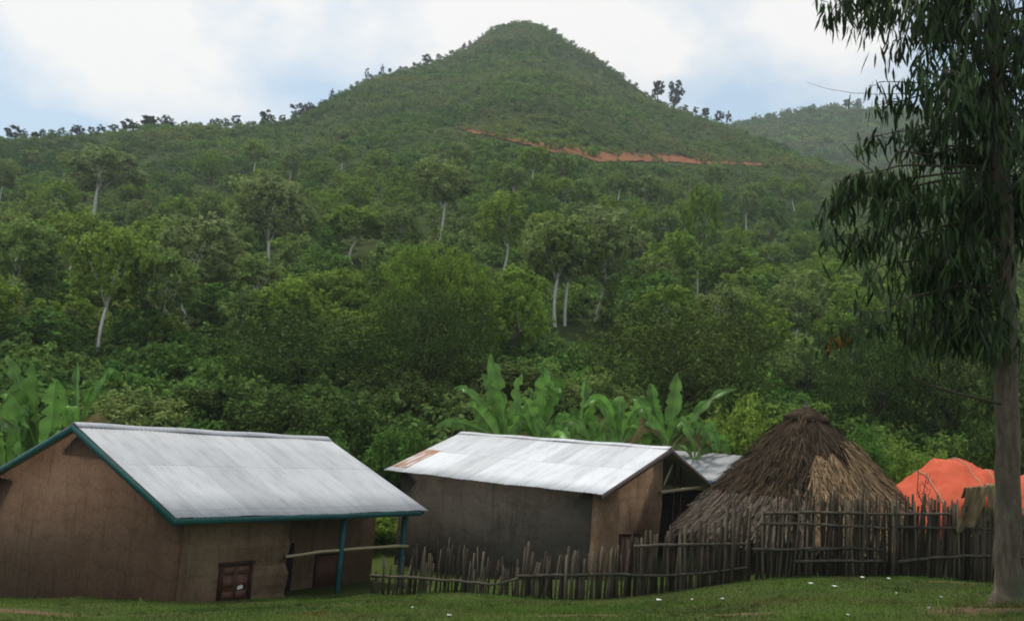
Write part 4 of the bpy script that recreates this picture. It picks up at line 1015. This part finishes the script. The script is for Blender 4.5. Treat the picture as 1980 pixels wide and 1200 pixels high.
solid(mb.build('tarp', M['tarp'], sh_, True), .012)
for x in ROPES:                                    # ropes tied over the sheet
    xx = at(x, 950, 31.5)[0] - TC[0]; yy = np.linspace(-2.1, 1.6, 26); zt = float(np.interp(xx, XX, ZT)); m_ = MB()
    m_.tube(np.stack([xx + .12 * np.sin(yy * .8 + x), yy, tarp_z(xx + .12 * np.sin(yy * .8 + x), yy, zt) + .03], 1), .016, 5); m_.build('rope', M['pole_wood'], sh_, True)
for x, y in ((1735, -1.9), (1800, -1.9), (1870, -1.9), (1950, -1.9), (1745, 1.8), (1840, 1.8), (1950, 1.8), (1840, 0)):
    p = MB(); xx = at(x, 950, 31.5)[0] - TC[0]; zt = float(np.interp(xx, XX, ZT)); p.tube([(xx, y, -.4), (xx + .03, y, 1), (xx, y, float(tarp_z(xx, y, zt)) - .03)], .055, 7); p.build('post', M['pole_wood'], sh_)
wl = MB(); x0_, x1_ = XX[2], XX[-3]
for k in range(56):
    xx = x0_ + (x1_ - x0_) * k / 59; wl.tube([(xx, -1.75, -.4), (xx + r.normal(0, .03), -1.75, 1.15 + r.uniform(0, .3))], .045, 5, tone=r.uniform(0, .6))
wl.build('stick_wall', M['stake'], sh_)

def cloth(name, label, quad, Y, m, seed):
    """a cloth hung over the fence: photo corners tl,tr,br,bl, draped in folds with a fold over the back"""
    r = np.random.default_rng(seed); n = 22; U = np.linspace(0, 1, n)[None, :, None]; W = np.linspace(0, 1, n)[:, None, None]
    tl, tr_, br, bl = [at(*q, Y) for q in quad]; P = (tl * (1 - U) + tr_ * U) * (1 - W) + (bl * (1 - U) + br * U) * W
    u = U[..., 0]; v = W[..., 0]; P = P + 0; P[..., 1] += -.12 - .10 * v - .07 * np.sin(u * 6.5 + v * 2.3 + seed) * (.3 + v) - .04 * np.sin(u * 13 - v * 3 + seed * 2) - .02 * np.sin(u * 23 + v * 7)
    P[..., 2] += -.09 * np.sin(u * 4 + seed) * v - .05 * np.sin(u * 11) * v + r.normal(0, .012, P.shape[:2])
    back = P[:6].copy(); back[..., 1] = P[0:1, :, 1] + .10 + .25 * v[:6]; back = back[::-1]
    G = np.concatenate([back, P], 0); mb = MB(); h = len(G); i = np.arange(h - 1)[:, None] * n; j = np.arange(n - 1)[None]
    c = P[0, n // 2].copy(); mb.add(G - c, np.stack([i + j, i + n + j, i + n + j + 1, i + j + 1], -1).reshape(-1, 4))
    o = mb.build(name, m, None, True); o.location = c; solid(o, .012); return tag(o, label, 'cloth')
cloth('sackcloth', 'brown sacking cloth hung over the fence, lower and nearer the hut', [(1862, 942), (1904, 938), (1884, 1016), (1842, 1020)], 25.0, M['sacking'], 1)
cloth('sackcloth', 'pale brown sacking cloth on the fence touching the eucalyptus trunk', [(1902, 936), (1936, 934), (1938, 1002), (1908, 1014)], 25.1, plain('sacking_pale', (.22, .17, .09), (.32, .26, .15), 3, .9), 2)

# ------------------------------------------------------------------ banana plants
def banana_leaf(P0, P1, P2, W, seed, side=None):
    """paddle leaf along a curve P0-P1-P2: midrib, two ragged half blades set in a V"""
    r = np.random.default_rng(seed); n = 26; T = np.linspace(0, 1, n)[:, None]
    C = P0 * (1 - T) ** 2 + 2 * P1 * T * (1 - T) + P2 * T ** 2; C = C + np.array([r.normal(0, .12), 0, -.25 * r.uniform(.3, 1.4)]) * np.clip((T - .7) / .3, 0, 1) ** 2; tg = norm(np.gradient(C, axis=0))
    ref = side if side is not None else np.array([r.normal(0, .5), -1.0, .25]); sd_ = norm(np.cross(tg, np.broadcast_to(ref, tg.shape)))
    nr = np.cross(sd_, tg); prof = np.interp(T[:, 0], [0, .13, .22, .4, .65, .85, .95, 1], [.02, .03, .45, .9, 1, .72, .36, .03]) * W * 1.08 / 2
    mb = MB()
    for sg in (-1, 1):
        rag = 1 - np.where(r.uniform(size=n) < .34, r.uniform(.15, .8, n), 0) * (T[:, 0] > .3); e = prof * rag; fold = r.uniform(.35, .9)
        R1 = C + sg * sd_ * (e * .5)[:, None] + nr * (e * .5 * fold)[:, None]; R2 = C + sg * sd_ * e[:, None] + nr * (e * fold * .7)[:, None] - np.array([0, 0, .12]) * (e / W)[:, None]
        G = np.stack([C, R1, R2], 1); i = np.arange(n - 1)[:, None] * 3; j = np.arange(2)[None]
        f = np.stack([i + j, i + 3 + j, i + 3 + j + 1, i + j + 1], -1).reshape(-1, 4); mb.add(G, f if sg > 0 else f[:, ::-1], np.repeat(r.uniform(.2, .8) + .15 * np.sin(np.arange(n) * 1.3), 3))
    mb.tube(C + nr * -.012, np.linspace(.05, .012, n), 5, mi=1); return mb
def banana(base, Y, lv, label, sz=.30, seed=0):
    """base pixel column; lv: list of (tip px, tip py, bulge px, bulge py, width, depth push)"""
    px, py = base; c = at(px, py, Y); g = float(tz(c[0], c[1])); hgt = max(.9, c[2] - g); root = empty('banana_plant', (c[0], c[1], g)); tag(root, label, 'plant', None)
    r = np.random.default_rng(seed); st = MB(); T = np.linspace(0, 1, 8); st.tube(np.stack([.04 * np.sin(T * 3), 0 * T, -.3 + (hgt + .3) * T], 1), sz * (1 - .45 * T), 10); st.build('pseudostem', M['pseudostem'], root, True)
    lv = list(lv)
    for q in range(5):                                  # the lower leaves that arch outwards
        sg = -1 if q % 2 else 1; reach = r.uniform(45, 95) * 43 / Y; rise = r.uniform(20, 75) * 43 / Y
        lv.append((px + sg * reach, py - rise * .35, px + sg * reach * .45, py - rise * 1.5, r.uniform(.5, .75), r.normal(0, 1.0)))
    for k, (tx, ty, bx, by, W, dp) in enumerate(lv):
        o = np.array([c[0], c[1], g]); P0 = np.array([r.normal(0, .06), r.normal(0, .06), hgt - .15]); P2 = at(tx, ty, Y + dp) - o; P1 = at(bx, by, Y + dp * .45) - o
        m_ = banana_leaf(P0, P1, P2, W, seed * 31 + k); m_.build('leaf', [M['leaf_dry'] if k >= len(lv) - 5 and r.uniform() < .3 else M['leaf_banana'], M['midrib']], root, True)
banana((985, 862), 43, [(950, 680, 958, 760, .75, .6), (1005, 712, 996, 790, .55, .9), (905, 775, 935, 800, .8, -1), (878, 738, 930, 760, .5, .5), (938, 715, 950, 770, .8, -.5), (848, 818, 900, 800, .5, -.8), (962, 740, 972, 800, .7, -.8)], 'tallest banana plant, its long leaf highest of the row behind the middle roof', seed=1)
banana((1045, 862), 42.5, [(1056, 690, 1048, 780, .7, .8), (1068, 735, 1040, 720, .85, -.6), (1088, 760, 1090, 700, .8, -.3), (1015, 760, 1024, 800, .7, -.8), (1030, 745, 1035, 790, .45, .3)], 'banana plant with broad pale green upright blades next to the tallest one', seed=2)
banana((1120, 868), 43, [(1131, 716, 1128, 800, .5, .8), (1060, 850, 1085, 770, .6, -1), (1175, 800, 1135, 740, .6, -.8), (1105, 780, 1112, 810, .6, 0), (1150, 830, 1150, 775, .6, -.6), (1082, 800, 1095, 790, .5, .6)], 'banana plant with a single thin spike leaf in the middle of the row', seed=3)
banana((1195, 872), 43, [(1130, 775, 1185, 745, .55, -.8), (1268, 808, 1220, 745, .6, -.8), (1200, 752, 1198, 800, .6, .6), (1238, 850, 1235, 780, .6, -1), (1160, 835, 1170, 780, .55, -.6), (1178, 765, 1188, 800, .6, .4)], 'banana plant whose leaves arch over to both sides, right of the spike leaf', seed=4)
banana((1290, 878), 43.5, [(1256, 728, 1268, 800, .55, .5), (1312, 716, 1302, 800, .7, .3), (1235, 800, 1258, 800, .6, -.9), (1415, 738, 1340, 790, .5, .2), (1340, 800, 1325, 800, .6, -.6), (1375, 850, 1350, 785, .55, -.9), (1220, 855, 1250, 810, .5, -.8), (1215, 765, 1262, 770, .55, .6)], 'rightmost banana plant of the row with one leaf slanting far up to the right', seed=5)
banana((1345, 888), 44, [(1350, 790, 1348, 830, .45, .3), (1385, 815, 1365, 820, .5, .6), (1310, 830, 1325, 825, .5, -.3), (1330, 865, 1335, 810, .4, -.9)], 'small young banana plant below the slanting leaf at the right end of the row', .2, seed=6)
banana((85, 905), 38, [(70, 690, 60, 790, 1.05, -.4), (105, 720, 108, 800, .8, .3), (20, 688, 45, 760, .6, .6), (0, 760, 40, 740, .9, -.6), (45, 800, 55, 820, .7, -1), (-30, 820, 20, 770, .8, .4), (120, 830, 105, 820, .5, -.6)], 'huge banana plant with broad upright blades left of the roof peak at the left', .36, seed=7)
banana((150, 880), 40, [(150, 688, 146, 780, .5, .5), (235, 705, 180, 715, .4, .3), (122, 730, 128, 800, .45, -.4), (190, 735, 160, 760, .35, -.5), (140, 800, 138, 750, .5, -.7)], 'thinner banana plant with a slanting leaf just above the left roof peak', .24, seed=8)
banana((15, 930), 37, [(-5, 745, 0, 820, .8, .3), (50, 770, 40, 830, .7, .5), (-70, 790, -30, 790, .8, 0), (35, 880, 45, 800, .6, -.9), (-20, 860, -15, 800, .6, -.8)], 'banana plant at the left edge of the picture above the eave', .3, seed=9)

# ------------------------------------------------------------------ eucalyptus at the right
TY = 16.6; tb = at(1952, 1172, TY); tg_ = float(tz(tb[0], tb[1])); euc = empty('eucalyptus_tree', (tb[0], tb[1], tg_))
tag(euc, 'tall dark eucalyptus with hanging leaves and thick bare trunk at the right', 'tree')
O = np.array([tb[0], tb[1], tg_]); r = np.random.default_rng(21)
tl_ = [(1950, 1190, .43), (1950, 1172, .32), (1949, 1145, .235), (1949, 1050, .212), (1948, 900, .200), (1947, 750, .190), (1946, 600, .178), (1942, 450, .160), (1934, 300, .140), (1926, 180, .115), (1922, 50, .105), (1920, -120, .08), (1925, -300, .045), (1928, -420, .02)]
TPX = np.array([(a, b) for a, b, c in tl_], float); TP = np.array([at(a, b, TY) for a, b, c in tl_]) - O; TRr = np.array([c for a, b, c in tl_])
TT = np.linspace(0, 1, 60); base_ = np.linspace(0, 1, len(TP)); TPs = np.stack([np.interp(TT, base_, TP[:, k]) for k in range(3)], 1) + np.stack([r.normal(0, .012, 60), r.normal(0, .012, 60), np.zeros(60)], 1); TRs = np.interp(TT, base_, TRr); TRs = TRs * (1 + r.normal(0, .02, 60))
mb = MB(); mb.tube(TPs, TRs, 16); mb.build('trunk', M['bark_eucalyptus'], euc, True)
def on_trunk(py): return np.array([np.interp(py, TPX[::-1, 1], TP[::-1, k]) for k in range(3)])
br_ = MB(); cr_ = MB()
def hanging(mbx, C, n, spread, ln=.34, wd=.024):
    """long sickle leaves hanging from points around C"""
    c = C[r.integers(0, len(C), n)] + r.normal(0, 1, (n, 3)) * np.array(spread); l = ln * r.uniform(.6, 1.35, n); w = wd * r.uniform(.7, 1.4, n)
    d = norm(np.stack([r.normal(0, .26, n), r.normal(0, .26, n), -np.ones(n)], 1)); s_ = norm(np.cross(d, r.normal(size=(n, 3)))); cu = np.cross(s_, d) * 0 + s_ * r.normal(0, .10, n)[:, None]
    L_ = l[:, None]; W_ = w[:, None]
    v = np.stack([c, c + d * L_ * .35 + s_ * W_ + cu * L_ * .3, c + d * L_ * .35 - s_ * W_ + cu * L_ * .3, c + d * L_ * .7 + s_ * W_ * .72 + cu * L_ * .8, c + d * L_ * .7 - s_ * W_ * .72 + cu * L_ * .8, c + d * L_ + cu * L_ * 1.7], 1)
    q_ = np.arange(n)[:, None] * 6; f = np.concatenate([q_ + np.array([[1, 3, 4, 2]])]); f3 = np.concatenate([q_ + np.array([[0, 1, 2]]), q_ + np.array([[3, 5, 4]])])
    k0 = mbx.n; tn = np.repeat(np.clip(r.beta(1.6, 2.6, n), 0, 1), 6); mbx.add(v.reshape(-1, 3), f, tn); mbx.Fs.append(f3 + k0); mbx.M.append(np.zeros(len(f3), int))
def bough(py, tip, dy, n_leaf, drop=.25, spread=(.16, .16, .14), t0=.35, ln=.34, sub=5, rad=.035):
    """branch from the trunk at photo row py to a tip pixel, hung with twigs and leaves on its outer part"""
    n = int(n_leaf * 1.15); st = on_trunk(py); en = at(tip[0], tip[1], TY + dy) - O; n_ = 9; T = np.linspace(0, 1, n_)[:, None]; mid = (st + en) / 2 + np.array([0, 0, .12 * np.linalg.norm(en - st) + drop * .3])
    C = st * (1 - T) ** 2 + 2 * mid * T * (1 - T) + en * T ** 2 + r.normal(0, .025, (n_, 3)) * T * (1 - T) * 4; br_.tube(C, np.linspace(rad, .006, n_), 6)
    pts = [C[int(t0 * n_):]]
    for k in range(sub):
        a = C[r.integers(int(t0 * n_), n_)]; b_ = a + np.array([r.normal(0, .30), r.normal(0, .30), -r.uniform(.02, drop * 1.5)]); tw = branchy(br_, a, b_, .010, .004, r, .5, 4, 4); pts.append(tw[1:])
    P = np.concatenate(pts); Tn = r.uniform(0, 1, len(P)); hanging(cr_, P, n, spread, ln)
# the sprays that reach out to the left, from the top down
for a in [(-180, (1585, 0), .5, 30, .1, (.06, .1, .05), .85), (-150, (1640, -15), -.3, 190), (-130, (1700, 5), .2, 200), (-100, (1660, 20), .8, 170), (-140, (1625, 10), .1, 90, .15, (.12, .12, .08), .7), (-70, (1680, 40), -.1, 130), (-20, (1740, 70), .3, 130), (-60, (1740, 20), -.6, 170), (-40, (1790, 30), .4, 170), (0, (1830, 50), -.2, 180), (-90, (1810, -30), .9, 170),
          (60, (1770, 120), .2, 95), (90, (1800, 165), -.7, 130), (130, (1790, 210), .5, 120), (110, (1850, 150), .1, 170), (200, (1710, 158), .0, 48, .05, (.12, .1, .06), .55), (210, (1690, 205), .3, 90, .1, (.14, .12, .08), .5), (240, (1760, 250), -.5, 130), (260, (1700, 262), .2, 85, .1, (.12, .12, .08), .6),
          (300, (1780, 290), .5, 150), (330, (1620, 352), -.3, 170, .15, (.10, .12, .07), .72), (340, (1660, 375), .2, 230, .15, (.13, .12, .09), .6), (380, (1700, 400), -.3, 240, .15, (.14, .14, .12), .55), (350, (1600, 405), .1, 80, .1, (.05, .08, .06), .85), (410, (1655, 455), .4, 170, .2, (.10, .12, .12), .62),
          (430, (1735, 470), -.3, 170), (460, (1770, 540), .5, 170), (470, (1820, 500), -.7, 190), (490, (1730, 560), .1, 110, .2, (.12, .12, .12), .6), (520, (1790, 590), .3, 130), (540, (1850, 610), -.5, 140), (560, (1820, 640), .5, 100), (600, (1800, 625), -.2, 150), (610, (1860, 650), .4, 170), (590, (1750, 640), .6, 110), (620, (1900, 660), -.6, 150), (560, (1700, 600), -.3, 70), (500, (1690, 520), .2, 90), (420, (1860, 430), .8, 200), (360, (1850, 370), -.9, 200), (280, (1880, 300), .9, 200), (180, (1890, 220), -.9, 180)]: bough(*a)
# all round the trunk, including the side out of the picture
for k in range(56):
    py = r.uniform(-330, 430) if k < 46 else r.uniform(300, 640); a = r.uniform(0, 6.283); l = r.uniform(.8, 2.4); st = on_trunk(py); a = a if k < 46 else r.uniform(.25, 2.6); en = st + np.array([math.cos(a) * l, math.sin(a) * l, r.uniform(-.3, .3)])
    pr_ = project(en + O)[0]
    if pr_[0] < 1760 and math.cos(a) < 0: en[0] = st[0] + abs(en[0] - st[0]) * .9; pr_ = project(en + O)[0]
    bough(py, pr_, (en + O)[1] - TY, 125, .3, (.2, .2, .18))
br_.build('branches', M['bark_dark'], euc, True)
# dead bare limbs on the same tree
for pts_, r0 in ([[(1948, 782), (1900, 772), (1840, 757), (1790, 742), (1760, 728)], .030], [[(1940, 262), (1800, 300), (1735, 290), (1712, 340), (1690, 332), (1660, 310), (1632, 278)], .020], [[(1930, 210), (1760, 180), (1700, 183), (1650, 180), (1600, 172), (1560, 160)], .008], [[(1712, 340), (1722, 312), (1736, 295)], .012]):
    P = np.array([at(x, y, TY - .1) for x, y in pts_]) - O; T = np.linspace(0, 1, 18); P = np.stack([np.interp(T, np.linspace(0, 1, len(P)), P[:, k]) for k in range(3)], 1) + r.normal(0, .006, (18, 3))
    m_ = MB(); m_.tube(P, np.linspace(r0, r0 * .3, 18), 6); m_.build('bare_branch', M['bark_dark'], euc, True)
# a few dead orange leaves on the lowest spray
dl = MB(); C = np.array([at(x, y, TY + .2) for x, y in ((1612, 650), (1622, 655), (1632, 650), (1640, 644), (1598, 668))]) - O
L0 = cr_; hanging(dl, C, 26, (.06, .06, .03), .16, .03); dl.build('dead_leaves', foliage('leaf_dead', (.20, .085, .02), (.26, .12, .03), var=.4), euc)
m_ = MB(); P = np.array([at(x, y, TY + .2) for x, y in ((1948, 590), (1850, 590), (1760, 612), (1690, 630), (1640, 640), (1600, 655))]) - O; m_.tube(P, np.linspace(.03, .006, 6), 6); m_.build('bare_branch', M['bark_dark'], euc, True)
hanging(cr_, P[2:], 110, (.16, .14, .10), .24, .026); cr_.build('crown', M['leaf_eucalyptus'], euc)

# ------------------------------------------------------------------ grass and litter
def grass():
    n = 165000; px = rng.uniform(-300, 2450, n); Y = 13.5 + (30 - 13.5) * rng.uniform(0, 1, n) ** .85
    X = np.array(RT_[0][0] * 0) + (px - 990) / F * Y * 1.02; b = bare(X, Y); k = rng.uniform(0, 1, n) > b * 1.15; X, Y = X[k], Y[k]; Z = tz(X, Y); n = len(X)
    patch = .5 + .5 * np.sin(X * 1.7 + 2 * np.sin(Y * .9)) * np.sin(Y * 1.3 + X * .4); h = rng.uniform(.02, .06, n) * (.7 + .8 * patch * rng.uniform(0, 1, n)); a = rng.uniform(0, 6.283, n); w = rng.uniform(.004, .010, n) * 1.6
    dx = np.cos(a) * w; dy = np.sin(a) * w; lx = rng.normal(0, .4, n) * h; ly = rng.normal(0, .4, n) * h
    v = np.stack([np.stack([X - dx, Y - dy, Z - .01], 1), np.stack([X + dx, Y + dy, Z - .01], 1), np.stack([X + lx, Y + ly, Z + h], 1)], 1)
    mb = MB(); mb.add(v.reshape(-1, 3), np.arange(3 * n).reshape(n, 3), np.repeat(np.clip(rng.beta(2, 2.5, n) + .35 * (patch - .5), 0, 1), 3))
    m = 420; px = rng.uniform(-100, 2080, m); Yt = rng.uniform(14, 27.5, m); Xt = (px - 990) / F * Yt * 1.02      # coarser tufts
    base = [(at(x, y, Y)[:2]) for x, y, Y in ((1935, 1170, 16.5), (1965, 1172, 16.3), (1950, 1176, 16.2), (1980, 1170, 16.7))]
    Xt = np.r_[Xt, np.repeat([b[0] for b in base], 9) + rng.normal(0, .16, 36)]; Yt = np.r_[Yt, np.repeat([b[1] for b in base], 9) + rng.normal(0, .12, 36)]; m = len(Xt)
    q = np.repeat(np.arange(m), 26); k = len(q); sp = rng.uniform(.04, .13, m)[q]; X = Xt[q] + rng.normal(0, 1, k) * sp; Y = Yt[q] + rng.normal(0, 1, k) * sp; Z = tz(X, Y); h = rng.uniform(.05, .15, k) * rng.uniform(.5, 1.1, m)[q]; a = rng.uniform(0, 6.283, k); w = rng.uniform(.006, .013, k)
    v = np.stack([np.stack([X - np.cos(a) * w, Y - np.sin(a) * w, Z - .01], 1), np.stack([X + np.cos(a) * w, Y + np.sin(a) * w, Z - .01], 1), np.stack([X + rng.normal(0, .5, k) * h, Y + rng.normal(0, .5, k) * h, Z + h], 1)], 1)
    mb.add(v.reshape(-1, 3), np.arange(3 * k).reshape(k, 3), np.repeat(np.clip(rng.uniform(.1, .9, m)[q] + rng.normal(0, .12, k), 0, 1), 3)); return mb
tag(grass().build('grass', foliage('leaf_grass', (.102, .175, .030), (.102, .175, .030), trans=.3, world_patch=((.130, .135, .045), .45))), 'short green lawn grass on the slope in front of the houses', 'grass', kind='stuff')
LT = [(868, 1193, 7, 'white paper scrap on the grass near the bottom centre'), (797, 1177, 4, 'tiny white scrap below the porch post'), (1274, 1163, 8, 'white scrap lying first in the row of three below the low fence'), (1338, 1161, 4, 'white speck second in the row of three below the low fence'), (1396, 1160, 5, 'white speck third in the row of three below the low fence'),
      (1568, 1131, 7, 'pale scrap left of the pair under the tall fence'), (1614, 1137, 7, 'pale scrap right of the pair under the tall fence'), (1668, 1119, 6, 'pale scrap close to the foot of the fence joint'), (1718, 1121, 5, 'pale scrap at the foot of the fence before the orange tarp'), (1733, 1149, 3, 'lone tiny scrap on open grass in front of the tall fences'), (1820, 1157, 4, 'pale scrap on the grass left of the eucalyptus foot'), (1796, 1178, 4, 'pale scrap on the lower grass left of the eucalyptus'), (1640, 1192, 4, 'pale scrap at the lower edge of the picture right of the bare soil')]
for px, py, s_, lab in LT:
    Yq = np.linspace(13, 27, 300); rr = ray(px, py); d = tz(rr[0] * Yq, rr[2] * 0 + Yq) - rr[2] * Yq; k = int(np.argmax(d > 0)); P = rr * Yq[k]; g = float(tz(P[0], P[1])); w = s_ * P[1] / F
    q = np.random.default_rng(px); n6 = 6; gx, gy = np.meshgrid(np.linspace(-.5, .5, n6), np.linspace(-.5, .5, n6)); zq = .10 + q.uniform(0, .5, gx.shape)
    mb = MB(); i = np.arange(5)[:, None] * 6; j = np.arange(5)[None]; mb.add(np.stack([gx * w * 1.1 + q.normal(0, .05 * w, gx.shape), gy * w * 1.3, zq * w * .8 + .03], -1), np.stack([i + j, i + j + 1, i + 7 + j, i + 6 + j], -1).reshape(-1, 4))
    o = mb.build('paper_scrap', M['paper']); o.location = (P[0], P[1], g); solid(o, .004); tag(o, lab, 'litter')

# ------------------------------------------------------------------ haze
HAZE = 0.00029
hb = MB(); hb.box((-1100, -60, -60), (1100, 1000, 330)); hz_ = hb.build('haze', bpy.data.materials.new('haze_air')); tag(hz_, 'thin pale haze in the valley air', 'haze', kind='stuff')
hm = hz_.data.materials[0]; hm.use_nodes = True; ht = hm.node_tree; ht.nodes.clear(); ho = ht.nodes.new("ShaderNodeOutputMaterial"); pv = ht.nodes.new("ShaderNodeVolumePrincipled")
pv.inputs['Color'].default_value = (.84, .90, .94, 1); pv.inputs['Density'].default_value = HAZE; pv.inputs['Anisotropy'].default_value = .3; ht.links.new(pv.outputs[0], ho.inputs['Volume'])
